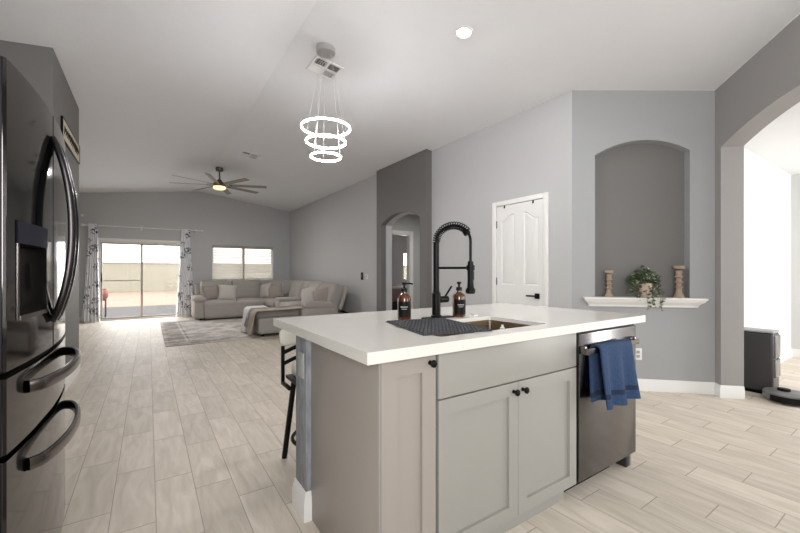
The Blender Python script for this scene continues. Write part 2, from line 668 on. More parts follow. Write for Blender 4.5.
def base_chain(bm, pts, h=0.115, side=-1, t=0.014):
    """profiled baseboard along a polyline with mitred corners, standing off to one side"""
    P = [Vector((p[0], p[1])) for p in pts]
    n = len(P)
    seg = [(P[i + 1] - P[i]).normalized() for i in range(n - 1)]
    nr = [Vector((d.y, -d.x)) * side * -1 for d in seg]
    prof = [(0, 0), (t, 0), (t, h * 0.62), (t * 0.8, h * 0.68), (t * 0.8, h * 0.78), (t * 0.45, h * 0.86), (t * 0.45, h * 0.95), (t * 0.2, h), (0, h)]
    rows = []
    for i in range(n):
        if i == 0:
            m = nr[0]
        elif i == n - 1:
            m = nr[-1]
        else:
            m = (nr[i - 1] + nr[i])
            m = m / max(0.2, m.dot(nr[i]))
        rows.append([bm.verts.new((P[i].x + m.x * d, P[i].y + m.y * d, z)) for d, z in prof])
    k = len(prof)
    for a, b in zip(rows, rows[1:]):
        for i in range(k):
            bm.faces.new([a[i], a[(i + 1) % k], b[(i + 1) % k], b[i]])
    bm.faces.new(rows[0])
    bm.faces.new(rows[-1])


def sheet(bm, rows, thick):
    """closed thin cloth from a grid of points (rows of Vectors), given real thickness"""
    nr, nc = len(rows), len(rows[0])
    g = [[Vector(p) for p in r] for r in rows]

    def nrm(i, j):
        a = g[min(i + 1, nr - 1)][j] - g[max(i - 1, 0)][j]
        b = g[i][min(j + 1, nc - 1)] - g[i][max(j - 1, 0)]
        c = a.cross(b)
        return c.normalized() if c.length > 1e-9 else Vector((0, 0, 1))
    top = [[bm.verts.new(g[i][j] + nrm(i, j) * thick / 2) for j in range(nc)] for i in range(nr)]
    bot = [[bm.verts.new(g[i][j] - nrm(i, j) * thick / 2) for j in range(nc)] for i in range(nr)]
    for i in range(nr - 1):
        for j in range(nc - 1):
            bm.faces.new([top[i][j], top[i + 1][j], top[i + 1][j + 1], top[i][j + 1]])
            bm.faces.new([bot[i][j], bot[i][j + 1], bot[i + 1][j + 1], bot[i + 1][j]])
    for i in range(nr - 1):
        bm.faces.new([top[i][0], bot[i][0], bot[i + 1][0], top[i + 1][0]])
        bm.faces.new([top[i][-1], top[i + 1][-1], bot[i + 1][-1], bot[i][-1]])
    for j in range(nc - 1):
        bm.faces.new([top[0][j], top[0][j + 1], bot[0][j + 1], bot[0][j]])
        bm.faces.new([top[-1][j], bot[-1][j], bot[-1][j + 1], top[-1][j + 1]])


def rotz(a):
    return Matrix.Rotation(a, 3, 'Z')


def copy_thing(o, delta):
    """copy a thing with its parts and their sub-parts"""
    c = o.copy()
    COL.objects.link(c)
    c.location = Vector(o.location) + Vector(delta)
    for ch in list(o.children):
        d = ch.copy()
        COL.objects.link(d)
        d.parent = c
        for g in list(ch.children):
            e = g.copy()
            COL.objects.link(e)
            e.parent = d
    return c


# ================================================================ the setting
R2 = sqrt(0.5)
bm = B(); box(bm, -1.5, 8.7, -3.1, 11.6, -0.06, 0); struct('floor', bm, FLOOR, smooth=0)

bm = B()
extrude_xy(bm, [(-1.36, -3), (1.13, -3), (1.13, 11.45), (-1.36, 11.45)], cz, lambda x: cz(x) + 0.06)
extrude_xy(bm, [(1.13, -3), (3.02, -3), (3.02, -0.18), (4.505, 1.304), (3.6, 2.209), (3.6, 11.45), (1.13, 11.45)], cz, lambda x: cz(x) + 0.06)
struct('ceiling', bm, CEILP, smooth=0)

bm = B()
prism(bm, [(-1.36, 0), (-0.98, 0), (-0.98, 1.93), (0.74, 1.93), (0.74, 0), (3.6, 0), (3.6, 3.0315), (1.13, 3.36), (-1.36, 3.029)],
      [[(1.45, 0.93), (3.10, 0.93), (3.10, 1.93), (1.45, 1.93)]], lambda s, z, d: (s, 11.45 + d, z), 0, 0.15)
struct('wall_far', bm, PAINT)
bm = B(); box(bm, -1.5, -1.36, -3, 11.6, 0, 3.029); struct('wall_left', bm, PAINT)
bm = B()
prism(bm, [(-1.36, 0), (3.02, 0), (3.02, 3.109), (1.13, 3.36), (-1.36, 3.029)], [], lambda s, z, d: (s, -3 - d, z), 0, 0.1)
struct('wall_back', bm, PAINT)
bm = B(); box(bm, 3.02, 3.15, -3, -0.18, 0, 3.109); struct('wall_kitchen', bm, PAINT)

a1 = arch_pts(4.67, 5.83, 2.03, 2.18)[::-1]
bm = B()
prism(bm, [(2.209, 0), (2.535, 0), (2.535, 1.985), (3.205, 1.985), (3.205, 0), (4.67, 0)] + a1 + [(5.83, 0), (11.45, 0), (11.45, 3.0315), (2.209, 3.0315)],
      [], lambda s, z, d: (3.6 + d, s, z), 0, 0.13)
struct('wall_right', bm, PAINT)
bm = B()
prism(bm, [(4.50, 0), (4.67, 0)] + a1 + [(5.83, 0), (6.0, 0), (6.0, 3.044), (4.50, 3.044)], [], lambda s, z, d: (3.5 + d, s, z), 0, 0.1)
struct('wall_alcove', bm, ACCENT)

fn = lambda s, z, d: (3.6 + R2 * (s + d), 2.209 - R2 * (s - d), z)
bm = B()
prism(bm, [(0, 0), (1.28, 0), (1.28, 2.911), (0, 3.0315)],
      [[(0.218, 0.92)] + arch_pts(0.218, 1.068, 2.355, 2.48)[::-1] + [(1.068, 0.92)]], fn, 0, 0.10)
struct('wall_niche', bm, NICHE_SHADE)
bm = B(); prism(bm, [(0.1, 0.8), (1.18, 0.8), (1.18, 2.6), (0.1, 2.6)], [], fn, 0.10, 0.14); struct('wall_niche_back', bm, ACCENT)

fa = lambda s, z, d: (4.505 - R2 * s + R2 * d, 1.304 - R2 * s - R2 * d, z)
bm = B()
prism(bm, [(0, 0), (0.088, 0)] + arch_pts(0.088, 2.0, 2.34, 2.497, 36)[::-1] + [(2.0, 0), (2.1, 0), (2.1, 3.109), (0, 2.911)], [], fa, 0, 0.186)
struct('wall_arch', bm, ARCH_SHADE)

bm = B(); extrude_xy(bm, [(-1.36, 4.38), (-0.69, 4.38), (-0.69, 5.84), (-1.36, 5.84)], 0, cz); struct('wall_fridge', bm, ACCENT)
# the hall beyond the wide arch
bm = B(); box(bm, 4.60, 7.5, 1.30, 1.40, 0, 2.52); struct('wall_hall_side', bm, HALLP)
bm = B(); box(bm, 7.4, 7.5, -2.6, 1.30, 0, 2.52); struct('wall_hall_end', bm, HALLP)
bm = B(); box(bm, 3.15, 7.5, -2.7, -2.6, 0, 2.52); struct('wall_hall_back', bm, HALLP)
bm = B(); extrude_xy(bm, [(3.15, -2.6), (7.5, -2.6), (7.5, 1.40), (4.60, 1.40), (4.60, 1.14), (3.20, -0.26)], 2.52, 2.58); struct('ceiling_hall', bm, CEILP)
# passage and bedroom beyond the narrow arch
bm = B(); box(bm, 3.73, 6.3, 3.35, 3.45, 0, 2.5); struct('wall_passage_near', bm, PAINT)
bm = B(); box(bm, 6.2, 6.3, 3.45, 7.0, 0, 2.5); struct('wall_passage_end', bm, PAINT)
bm = B()
prism(bm, [(3.73, 0), (4.15, 0), (4.15, 2.03), (4.97, 2.03), (4.97, 0), (8.6, 0), (8.6, 2.5), (3.73, 2.5)], [], lambda s, z, d: (s, 7.0 + d, z), 0, 0.12)
struct('wall_bedroom_near', bm, PAINT)
bm = B()
prism(bm, [(3.73, 0), (8.6, 0), (8.6, 2.5), (3.73, 2.5)], [[(7.37, 0.9), (8.3, 0.9), (8.3, 1.87), (7.37, 1.87)]], lambda s, z, d: (s, 10.8 + d, z), 0, 0.12)
struct('wall_bedroom_far', bm, PAINT)
bm = B(); box(bm, 8.6, 8.7, 7.0, 10.92, 0, 2.5); struct('wall_bedroom_side', bm, PAINT)
bm = B(); box(bm, 3.73, 8.7, 3.35, 10.92, 2.5, 2.56); struct('ceiling_passage', bm, CEILP)

# pony wall at the back of the island
bm = B(); box(bm, 0.615, 2.437, 1.713, 1.86, 0, 0.874, 0.004); struct('wall_island', bm, POSTM)

# baseboards
bm = B()
base_chain(bm, [fn(0, 0, 0)[:2], fn(1.28, 0, 0)[:2], fa(0.088, 0, 0)[:2], fa(0.088, 0, 0.186)[:2]], 0.115, -1)
struct('baseboard_niche', bm, TRIM)
bm = B(); base_run(bm, (4.66, 1.30), (7.4, 1.30), (0, -1)); base_run(bm, (7.4, 1.30), (7.4, -2.6), (-1, 0)); struct('baseboard_hall', bm, TRIM)
bm = B(); base_run(bm, (3.6, 2.209), (3.6, 2.474), (-1, 0)); base_run(bm, (3.6, 3.269), (3.6, 4.50), (-1, 0)); base_run(bm, (3.5, 4.5), (3.5, 4.67), (-1, 0)); base_run(bm, (3.5, 5.83), (3.5, 6.0), (-1, 0)); base_run(bm, (3.6, 6.0), (3.6, 11.45), (-1, 0)); struct('baseboard_right', bm, TRIM)
bm = B(); base_run(bm, (-1.36, 11.45), (-1.04, 11.45), (0, -1)); base_run(bm, (0.80, 11.45), (3.6, 11.45), (0, -1)); struct('baseboard_far', bm, TRIM)
bm = B(); base_run(bm, (-0.69, 4.38), (-0.69, 5.854), (1, 0)); base_run(bm, (-0.69, 5.84), (-1.36, 5.84), (0, 1)); struct('baseboard_fridge', bm, TRIM)
bm = B()
base_chain(bm, [(0.6395, 1.713), (0.615, 1.713), (0.615, 1.86), (2.437, 1.86)], 0.135, 1)
struct('baseboard_island', bm, TRIM)

# sliding glass door in the far wall
bm = B()
for x0, x1 in ((-1.04, -0.98), (0.74, 0.80)):
    box(bm, x0, x1, 11.435, 11.47, 0, 2.0, 0.004)
box(bm, -0.98, 0.74, 11.435, 11.47, 1.93, 2.0, 0.004)
struct('trim_1', bm, TRIM)
bm = B()
box(bm, -0.98, -0.958, 11.46, 11.58, 0, 1.93); box(bm, 0.718, 0.74, 11.46, 11.58, 0, 1.93)
box(bm, -0.958, 0.718, 11.46, 11.58, 1.895, 1.93); box(bm, -0.958, 0.718, 11.46, 11.58, 0, 0.03)
D1 = struct('door_1', bm, FRAMEW)
bm = B()
for x0, x1, y in ((-0.958, -0.12, 11.50), (-0.17, 0.718, 11.54)):
    box(bm, x0, x0 + 0.032, y, y + 0.03, 0.03, 1.895, 0.003); box(bm, x1 - 0.032, x1, y, y + 0.03, 0.03, 1.895, 0.003)
    box(bm, x0 + 0.032, x1 - 0.032, y, y + 0.03, 0.03, 0.07, 0.003); box(bm, x0 + 0.032, x1 - 0.032, y, y + 0.03, 1.86, 1.895, 0.003)
struct('sash', bm, FRAMEB, D1)
bm = B(); box(bm, -0.926, -0.152, 11.512, 11.518, 0.07, 1.86); struct('pane', bm, GLASS, D1)
bm = B(); box(bm, -0.138, 0.686, 11.552, 11.558, 0.07, 1.86); struct('pane', bm, GLASS, D1)
bm = B(); box(bm, -0.958, -0.15, 11.571, 11.58, 0.955, 0.985, 0.003); struct('screen_rail', bm, FRAMEB, D1)
bm = B(); box(bm, -0.952, -0.932, 11.47, 11.50, 0.95, 1.15, 0.005); struct('door_handle', bm, BLACKP, D1)

# window in the far wall
bm = B()
box(bm, 1.45, 1.49, 11.50, 11.57, 0.93, 1.93); box(bm, 3.06, 3.10, 11.50, 11.57, 0.93, 1.93)
box(bm, 1.49, 3.06, 11.50, 11.57, 0.93, 0.97); box(bm, 1.49, 3.06, 11.50, 11.57, 1.89, 1.93)
W1 = struct('window_1', bm, FRAMEW)
bm = B(); box(bm, 2.245, 2.305, 11.49, 11.58, 0.97, 1.89, 0.004); struct('mullion', bm, FRAMEB, W1)
bm = B(); box(bm, 1.49, 2.245, 11.53, 11.536, 0.97, 1.89); struct('pane', bm, GLASS, W1)
bm = B(); box(bm, 2.305, 3.06, 11.53, 11.536, 0.97, 1.89); struct('pane', bm, GLASS, W1)

# bedroom window
bm = B()
box(bm, 7.37, 7.41, 10.82, 10.88, 0.9, 1.87); box(bm, 8.26, 8.30, 10.82, 10.88, 0.9, 1.87)
box(bm, 7.41, 8.26, 10.82, 10.88, 0.9, 0.94); box(bm, 7.41, 8.26, 10.82, 10.88, 1.83, 1.87); box(bm, 7.41, 8.26, 10.83, 10.87, 1.36, 1.40)
W2 = struct('window_2', bm, FRAMEW)
bm = B(); box(bm, 7.41, 8.26, 10.845, 10.85, 0.94, 1.83); struct('pane', bm, GLASS, W2)

# bedroom door casing
bm = B()
box(bm, 4.07, 4.15, 6.982, 7.0, 0, 2.11, 0.004); box(bm, 4.97, 5.05, 6.982, 7.0, 0, 2.11, 0.004); box(bm, 4.15, 4.97, 6.982, 7.0, 2.03, 2.11, 0.004)
box(bm, 4.15, 4.165, 7.0, 7.12, 0, 2.03); box(bm, 4.955, 4.97, 7.0, 7.12, 0, 2.03); box(bm, 4.165, 4.955, 7.0, 7.12, 2.015, 2.03)
struct('trim_3', bm, TRIM)

# pantry door: casing, leaf with raised panels, hinges, lever, over-door hooks
bm = B()
box(bm, 3.582, 3.602, 2.474, 2.535, 0, 2.04, 0.004); box(bm, 3.582, 3.602, 3.205, 3.269, 0, 2.04, 0.004); box(bm, 3.582, 3.602, 2.535, 3.205, 1.985, 2.04, 0.004)
struct('trim_2', bm, TRIM)


def panel_loop(y0, y1, z0, z1, zc=None):
    """rectangle, or with an eyebrow top rising from z1 at one side to zc"""
    if zc is None:
        return [(y0, z0), (y1, z0), (y1, z1), (y0, z1)]
    top = []
    for k in range(13):
        t = k / 12
        w = 0.5 - 0.5 * cos(pi * min(1, t / 0.85))
        top.append((y1 + (y0 - y1) * t, zc[0] + (zc[1] - zc[0]) * w))
    return [(y0, z0), (y1, z0)] + top


def inset(loop, d):
    n = len(loop)
    cy, cz0 = sum(p[0] for p in loop) / n, sum(p[1] for p in loop) / n
    ys, zs = [p[0] for p in loop], [p[1] for p in loop]
    hy, hz = (max(ys) - min(ys)) / 2, (max(zs) - min(zs)) / 2
    my, mz = (max(ys) + min(ys)) / 2, (max(zs) + min(zs)) / 2
    return [(my + (p[0] - my) * (1 - d / hy), mz + (p[1] - mz) * (1 - d / hz)) for p in loop]


loops = [panel_loop(2.60, 2.80, 1.02, 1.85, (1.87, 1.79)[::-1]), panel_loop(2.93, 3.13, 1.02, 1.85, (1.79, 1.87)),
         panel_loop(2.60, 2.80, 0.22, 0.80), panel_loop(2.93, 3.13, 0.22, 0.80)]
loops[0] = panel_loop(2.60, 2.80, 1.02, 1.85, (1.87, 1.79))
loops[1] = panel_loop(2.93, 3.13, 1.02, 1.85, (1.79, 1.87))
bm = B()
fd = lambda s, z, d: (3.594 + d, s, z)
prism(bm, [(2.54, 0.008), (3.20, 0.008), (3.20, 1.98), (2.54, 1.98)], loops, fd, 0, 0.012)
box(bm, 3.606, 3.634, 2.54, 3.20, 0.008, 1.98)
D2 = struct('door_2', bm, DOORW)
for lp in loops:
    bm = B()
    outer, mid, inn = lp, inset(lp, 0.014), inset(lp, 0.034)
    dd = (0.0, 0.009, 0.002)
    rr = [[bm.verts.new(fd(p[0], p[1], d)) for p in l] for l, d in zip((outer, mid, inn), dd)]
    n = len(lp)
    for a, b in ((0, 1), (1, 2)):
        for i in range(n):
            bm.faces.new([rr[a][i], rr[a][(i + 1) % n], rr[b][(i + 1) % n], rr[b][i]])
    bm.faces.new(rr[2])
    back = [bm.verts.new(fd(p[0], p[1], 0.0115)) for p in outer]
    for i in range(n):
        bm.faces.new([rr[0][i], back[i], back[(i + 1) % n], rr[0][(i + 1) % n]])
    bm.faces.new(back)
    struct('panel', bm, DOORW, D2, smooth=20)
for z in (0.25, 1.06, 1.76):
    bm = B(); box(bm, 3.588, 3.600, 3.196, 3.212, z - 0.045, z + 0.045, 0.003); struct('hinge', bm, BLACKM, D2)
bm = B()
box(bm, 3.580, 3.594, 2.585, 2.645, 0.875, 0.935, 0.004)
tube(bm, [(3.582, 2.615, 0.905), (3.552, 2.615, 0.905)], 0.009)
box(bm, 3.546, 3.560, 2.605, 2.735, 0.896, 0.914, 0.003)
struct('door_handle', bm, BLACKM, D2)
for y in (2.671, 3.078):
    bm = B()
    box(bm, 3.588, 3.594, y - 0.008, y + 0.008, 1.955, 1.984, 0.001); box(bm, 3.578, 3.594, y - 0.006, y + 0.006, 1.948, 1.957, 0.001)
    struct('hook', bm, BLACKM, D2)

# outdoors
bm = B(); box(bm, -6, 9, 11.62, 16.2, -0.08, -0.02); struct('patio_slab', bm, PATIO)
bm = B(); box(bm, -30, 40, 11.62, 60, -0.2, -0.081); struct('ground', bm, DIRT)
bm = B(); box(bm, -30, 40, 29.8, 30.0, -0.081, 1.75); box(bm, -30, 40, 29.75, 30.05, 1.75, 1.83); struct('garden_wall', bm, BLOCK)['kind'] = 'structure'
bm = B(); box(bm, -4, -3.6, 14.4, 14.8, -0.02, 2.7)
struct('patio_column', bm, BLOCK)

# ================================================================ kitchen island
def disc_hole(x0, x1, y0, y1, r, n=6):
    out = []
    for cx_, cy_, a0 in ((x1 - r, y1 - r, 0), (x0 + r, y1 - r, pi / 2), (x0 + r, y0 + r, pi), (x1 - r, y0 + r, 1.5 * pi)):
        for k in range(n + 1):
            a = a0 + pi / 2 * k / n
            out.append((cx_ + r * cos(a), cy_ + r * sin(a)))
    return out


bm = B()
hole = disc_hole(0.95, 1.64, 1.135, 1.515, 0.02)
prism(bm, [(0.572, 1.038), (2.45, 1.038), (2.45, 2.11), (0.572, 2.11)], [hole], lambda s, z, d: (s, z, d), 0.875, 0.915)
es = [e for e in bm.edges if all(abs(abs(v.co.y - 1.574) - 0.536) < 1e-4 or abs(abs(v.co.x - 1.511) - 0.939) < 1e-4 for v in e.verts) and len(e.link_faces) == 2 and e.calc_face_angle(0) > 1]
bmesh.ops.bevel(bm, geom=es, offset=0.003, segments=2, affect='EDGES')
tag(mk('countertop', bm, QUARTZ, base=(1.51, 1.57, 0.875), smooth=30), 'white quartz countertop covering the whole kitchen island', 'countertop')

t = thing('kitchen_sink', 'stainless undermount sink set in the white island countertop', 'sink', (1.295, 1.325, 0.67))
bm = B()
o1, o2 = disc_hole(0.9505, 1.6395, 1.1355, 1.5145, 0.02), disc_hole(0.956, 1.634, 1.141, 1.509, 0.02)
i1 = disc_hole(0.965, 1.625, 1.15, 1.50, 0.05)
rings = []
for lp, z in ((o1, 0.896), (o1, 0.70), (disc_hole(0.98, 1.61, 1.165, 1.485, 0.05), 0.665)):
    rings.append([bm.verts.new((p[0], p[1], z)) for p in lp])
rin = []
for lp, z in ((o2, 0.896), (o2, 0.705), (disc_hole(0.985, 1.605, 1.17, 1.48, 0.05), 0.672)):
    rin.append([bm.verts.new((p[0], p[1], z)) for p in lp])
n = len(o1)
for rr in (rings, rin):
    for a, b in zip(rr, rr[1:]):
        for i in range(n):
            bm.faces.new([a[i], a[(i + 1) % n], b[(i + 1) % n], b[i]])
    bm.faces.new(rr[-1])
for i in range(n):
    bm.faces.new([rings[0][i], rin[0][i], rin[0][(i + 1) % n], rings[0][(i + 1) % n]])
mk('basin', bm, STEEL, t)
bm = B(); lathe(bm, [(0.045, 0), (0.045, 0.004), (0.03, 0.004), (0.02, 0.001), (0, 0.001)], (1.30, 1.40, 0.672)); mk('drain', bm, CHROME, t)
bm = B(); tube(bm, [(1.622, 1.497, 0.885), (1.622, 1.497, 0.72)], 0.006); mk('corner_bar', bm, CHROME, t)


def shaker(bm, x0, x1, z0, z1, y, rail=0.057, th=0.02):
    """shaker front facing -Y, front plane at y"""
    box(bm, x0, x0 + rail, y, y + th, z0, z1); box(bm, x1 - rail, x1, y, y + th, z0, z1)
    box(bm, x0 + rail, x1 - rail, y, y + th, z0, z0 + rail); box(bm, x0 + rail, x1 - rail, y, y + th, z1 - rail, z1)
    box(bm, x0 + rail - 0.002, x1 - rail + 0.002, y + 0.013, y + th, z0 + rail - 0.002, z1 - rail + 0.002)


def knob(x, z, y, parent):
    bm = B()
    M = Matrix.Rotation(pi / 2, 3, 'X')
    lathe(bm, [(0.0, 0), (0.009, 0), (0.007, 0.004), (0.006, 0.012), (0.011, 0.017), (0.014, 0.020), (0.014, 0.026), (0.010, 0.029), (0, 0.030)], (x, y, z), 16, M)
    return mk('knob', bm, BLACKM, parent)


YF = 1.08
t = thing('base_cabinet', 'narrow greige base cabinet with one slim door at left end of island', 'cabinet', (0.765, 1.4, 0))
bm = B(); box(bm, 0.652, 0.884, YF + 0.022, 1.712, 0.095, 0.8745); box(bm, 0.652, 0.884, YF + 0.07, 1.712, 0, 0.095); mk('carcass', bm, PANELP, t, 0)
bm = B(); box(bm, 0.640, 0.6515, YF + 0.002, 1.712, 0, 0.8745, 0.001); mk('end_panel', bm, PANELP, t, label='flat taupe end panel facing the walkway')
bm = B(); shaker(bm, 0.655, 0.883, 0.012, 0.868, YF, 0.062)
d = mk('door', bm, PANELP, t, 0)
knob(0.856, 0.838, YF, d)
bm = B(); box(bm, 0.646, 0.6548, YF - 0.004, YF + 0.002, 0.0, 0.8745, 0.001); mk('edge_bead', bm, CAB, t)

t = thing('sink_cabinet', 'pale grey sink base cabinet with two shaker doors and false drawer', 'cabinet', (1.345, 1.4, 0))
bm = B(); box(bm, 0.8975, 1.80, YF + 0.022, 1.12, 0.095, 0.8745); box(bm, 0.8975, 0.93, 1.12, 1.712, 0.095, 0.8745); box(bm, 1.768, 1.80, 1.12, 1.712, 0.095, 0.8745)
box(bm, 0.93, 1.768, 1.12, 1.712, 0.095, 0.115); mk('carcass', bm, CAB, t, 0)
bm = B(); box(bm, 0.8975, 1.776, YF + 0.055, YF + 0.07, 0, 0.095); mk('toe_kick', bm, CAB, t, 0)
bm = B(); box(bm, 0.8975, 1.798, YF, YF + 0.02, 0.694, 0.866, 0.0015); mk('drawer_front', bm, CAB, t)
for x0, x1, kx in ((0.8975, 1.3475, 1.318), (1.3505, 1.798, 1.379)):
    bm = B(); shaker(bm, x0, x1, 0.098, 0.688, YF)
    d = mk('door', bm, CAB, t, 0)
    knob(kx, 0.650, YF, d)
bm = B(); box(bm, 0.8845, 0.8970, YF + 0.016, 1.10, 0.0, 0.8745); mk('filler_strip', bm, BLACKP, t, 0)

t = thing('dishwasher', 'dark stainless dishwasher at right end of island with towel on its handle', 'dishwasher', (2.12, 1.4, 0))
bm = B(); box(bm, 1.812, 2.418, YF + 0.026, 1.70, 0.095, 0.868); mk('tub', bm, BLACKP, t, 0)
bm = B(); box(bm, 1.818, 2.418, YF - 0.004, YF + 0.024, 0.098, 0.853, 0.004); D = mk('door', bm, BSTEEL, t)
bm = B(); box(bm, 1.803, 1.817, YF + 0.004, YF + 0.024, 0.095, 0.872); box(bm, 1.817, 2.418, YF + 0.006, YF + 0.024, 0.854, 0.872); mk('gasket', bm, BLACKP, t, 0)
bm = B(); box(bm, 1.83, 2.30, YF + 0.09, YF + 0.11, 0.0, 0.095); mk('toe_kick', bm, BLACKP, t, 0)
bm = B(); box(bm, 2.372, 2.416, YF + 0.03, YF + 0.10, 0.0, 0.095, 0.002); mk('foot', bm, FRSIDE, t)
bm = B()
box(bm, 1.815, 2.362, YF - 0.048, YF - 0.030, 0.754, 0.784, 0.003)
for x in (1.815, 2.336):
    box(bm, x, x + 0.026, YF - 0.034, YF - 0.003, 0.756, 0.794, 0.003)
mk('handle', bm, HANDLE, D)
bm = B(); box(bm, 2.419, 2.436, YF + 0.03, 1.712, 0.0, 0.8745, 0.001); tag(mk('cabinet_end_panel', bm, CAB, base=(2.427, 1.4, 0)), 'thin greige panel closing the right end of the island', 'panel')

# towel over the dishwasher handle
def towel():
    yb, zb, r = YF - 0.039, 0.769, 0.025
    def flap(x0, x1, back_z, front_z, xs0, xs1, ph):
        rows = []
        prof = []
        for k in range(9):
            z = back_z + (zb - back_z) * k / 8
            prof.append((yb + r - 0.002, z))
        for k in range(1, 8):
            a = pi * k / 8
            prof.append((yb + r * cos(a), zb + r * sin(a)))
        for k in range(13):
            z = zb + (front_z - zb) * k / 12
            prof.append((yb - r - 0.012 * (k / 12), z))
        for i, (y, z) in enumerate(prof):
            row = []
            fr = max(0, (zb - z) / (zb - front_z)) if i > 12 else 0
            bk = max(0, (zb - z) / (zb - back_z)) if i <= 8 else 0
            for j in range(29):
                u = j / 28
                x = x0 + (x1 - x0) * u
                w = max(fr, bk)
                sprd = (1 + 0.09 * fr)
                x = (x0 + x1) / 2 + (x - (x0 + x1) / 2) * sprd - 0.005 * fr
                amp = 0.003 + 0.040 * w * (1 if i > 12 else 0.1)
                yy = y - amp * (0.5 + 0.5 * sin(u * 15 + ph)) * (1 if i > 12 else -0.3)
                zz = z + (0.004 * sin(u * 9 + ph) * fr if i > 12 else 0)
                row.append((x, yy, zz))
            rows.append(row)
        return rows
    bm = B()
    sheet(bm, flap(1.905, 2.225, 0.55, 0.485, 0, 0, 0.6), 0.009)
    o = mk('hand_towel', bm, BLUE_T, base=(2.1, YF - 0.05, 0.77), smooth=70)
    tag(o, 'blue terry towel hanging over the dishwasher handle', 'towel')
    bm = B()
    rows = []
    for i in range(12):
        z = 0.762 + (0.515 - 0.762) * i / 11
        row = []
        for j in range(18):
            u = j / 17
            f = i / 11
            x = 1.885 - 0.035 * f + (0.165 + 0.055 * f) * u
            y = YF - 0.016 - 0.012 * f * (0.5 + 0.5 * sin(u * 11 + 1)) - 0.002 - 0.020 * f
            row.append((x, y, z - 0.02 * f * u))
        rows.append(row)
    sheet(bm, rows, 0.008)
    mk('folded_back', bm, BLUE_T, o, smooth=70)
towel()

# outlet plate on the end of the pony wall
t = thing('wall_outlet', 'grey outlet plate on the end of the island half wall', 'outlet', (0.614, 1.768, 0.72))
bm = B(); box(bm, 0.606, 0.6148, 1.733, 1.803, 0.662, 0.782, 0.003); mk('cover_plate', bm, GREYPL, t)
bm = B()
for z in (0.70, 0.742):
    box(bm, 0.6045, 0.607, 1.752, 1.784, z - 0.015, z + 0.015, 0.002)
mk('socket', bm, GREYPL, t)

# ---------------------------------------------------------------- faucet
FX, FY = 1.322, 1.612
t = thing('kitchen_faucet', 'matte black spring pull-down faucet behind the island sink', 'faucet', (FX, FY, 0.915))
sd = Vector((0.094, -0.170, 0)); L = sd.length; sd.normalize()
P = lambda s, z: Vector((FX, FY, 0)) + sd * s + Vector((0, 0, z))
bm = B(); box(bm, FX - 0.085, FX + 0.112, FY - 0.025, FY + 0.028, 0.915, 0.922, 0.003); mk('deck_plate', bm, BLACKM, t)
bm = B(); lathe(bm, [(0.030, 0.922), (0.030, 0.93), (0.024, 0.935), (0.024, 1.055), (0.0185, 1.06), (0.0185, 1.068), (0.0165, 1.07), (0.0165, 1.335), (0, 1.335)], (FX, FY, 0), 20); mk('riser', bm, BLACKM, t)
R_ = L / 2
arc = [P(R_ - R_ * cos(a), 1.335 + R_ * 0.90 * sin(a)) for a in [pi * k / 24 for k in range(25)]]
hose = arc + [P(L, 1.335 - 0.03 * k) for k in range(1, 5)]
bm = B(); tube(bm, hose, 0.0075, 10); mk('spout_hose', bm, BLACKM, t)
# spring coil wound round the arc
bm = B()
turns, steps = 20, 20 * 10
coil = []
for k in range(steps + 1):
    u = k / steps * 0.80
    a = pi * u
    c = P(R_ - R_ * cos(a), 1.335 + R_ * 0.90 * sin(a))
    nn = (sd * (-cos(a)) + Vector((0, 0, 1)) * sin(a)).normalized()
    bb = nn.cross((sd * sin(a) + Vector((0, 0, 1)) * cos(a)).normalized())
    th = 2 * pi * turns * k / steps
    coil.append(c + nn * cos(th) * 0.020 + bb * sin(th) * 0.020)
tube(bm, coil, 0.0032, 5); mk('spring', bm, BLACKM, t)
bm = B(); lathe(bm, [(0.016, 0), (0.019, 0.003), (0.019, 0.022), (0.016, 0.026)], P(R_ - R_ * cos(pi * 0.82), 1.335 + R_ * 0.90 * sin(pi * 0.82) - 0.012), 16, Matrix.Rotation(0.55, 3, sd.cross(Vector((0, 0, 1))))); mk('spring_collar', bm, BLACKM, t)
bm = B(); tube(bm, [P(0.0, 1.193), P(L, 1.193)], 0.0065, 10); lathe(bm, [(0.012, 1.18), (0.022, 1.18), (0.022, 1.206), (0.012, 1.206)], P(L, 0), 16); mk('support_arm', bm, BLACKM, t)
bm = B(); lathe(bm, [(0, 1.056), (0.020, 1.056), (0.026, 1.062), (0.026, 1.078), (0.018, 1.088), (0.016, 1.12), (0.0165, 1.19), (0.015, 1.225), (0.008, 1.23), (0, 1.23)], P(L, 0), 18)
box(bm, P(L, 0).x + 0.012, P(L, 0).x + 0.022, P(L, 0).y - 0.006, P(L, 0).y + 0.006, 1.13, 1.175, 0.002); mk('spray_head', bm, BLACKM, t)
bm = B(); lathe(bm, [(0, 0.018), (0.019, 0.018), (0.019, 0.078), (0.016, 0.082), (0, 0.082)], (FX, FY, 1.018), 16, Matrix.Rotation(pi / 2, 3, 'Y'))
h = mk('lever', bm, BLACKM, t)
bm = B(); tube(bm, [(FX + 0.062, FY, 1.030), (FX + 0.10, FY, 1.075), (FX + 0.112, FY, 1.090)], 0.0055, 8); mk('lever_arm', bm, BLACKM, h)

bm = B(); lathe(bm, [(0, 0), (0.021, 0), (0.021, 0.004), (0.016, 0.007), (0, 0.007)], (1.615, 1.61, 0.915)); tag(mk('air_switch', bm, CHROME, base=(1.615, 1.61, 0.915)), 'small round metal button on countertop right of faucet', 'button')


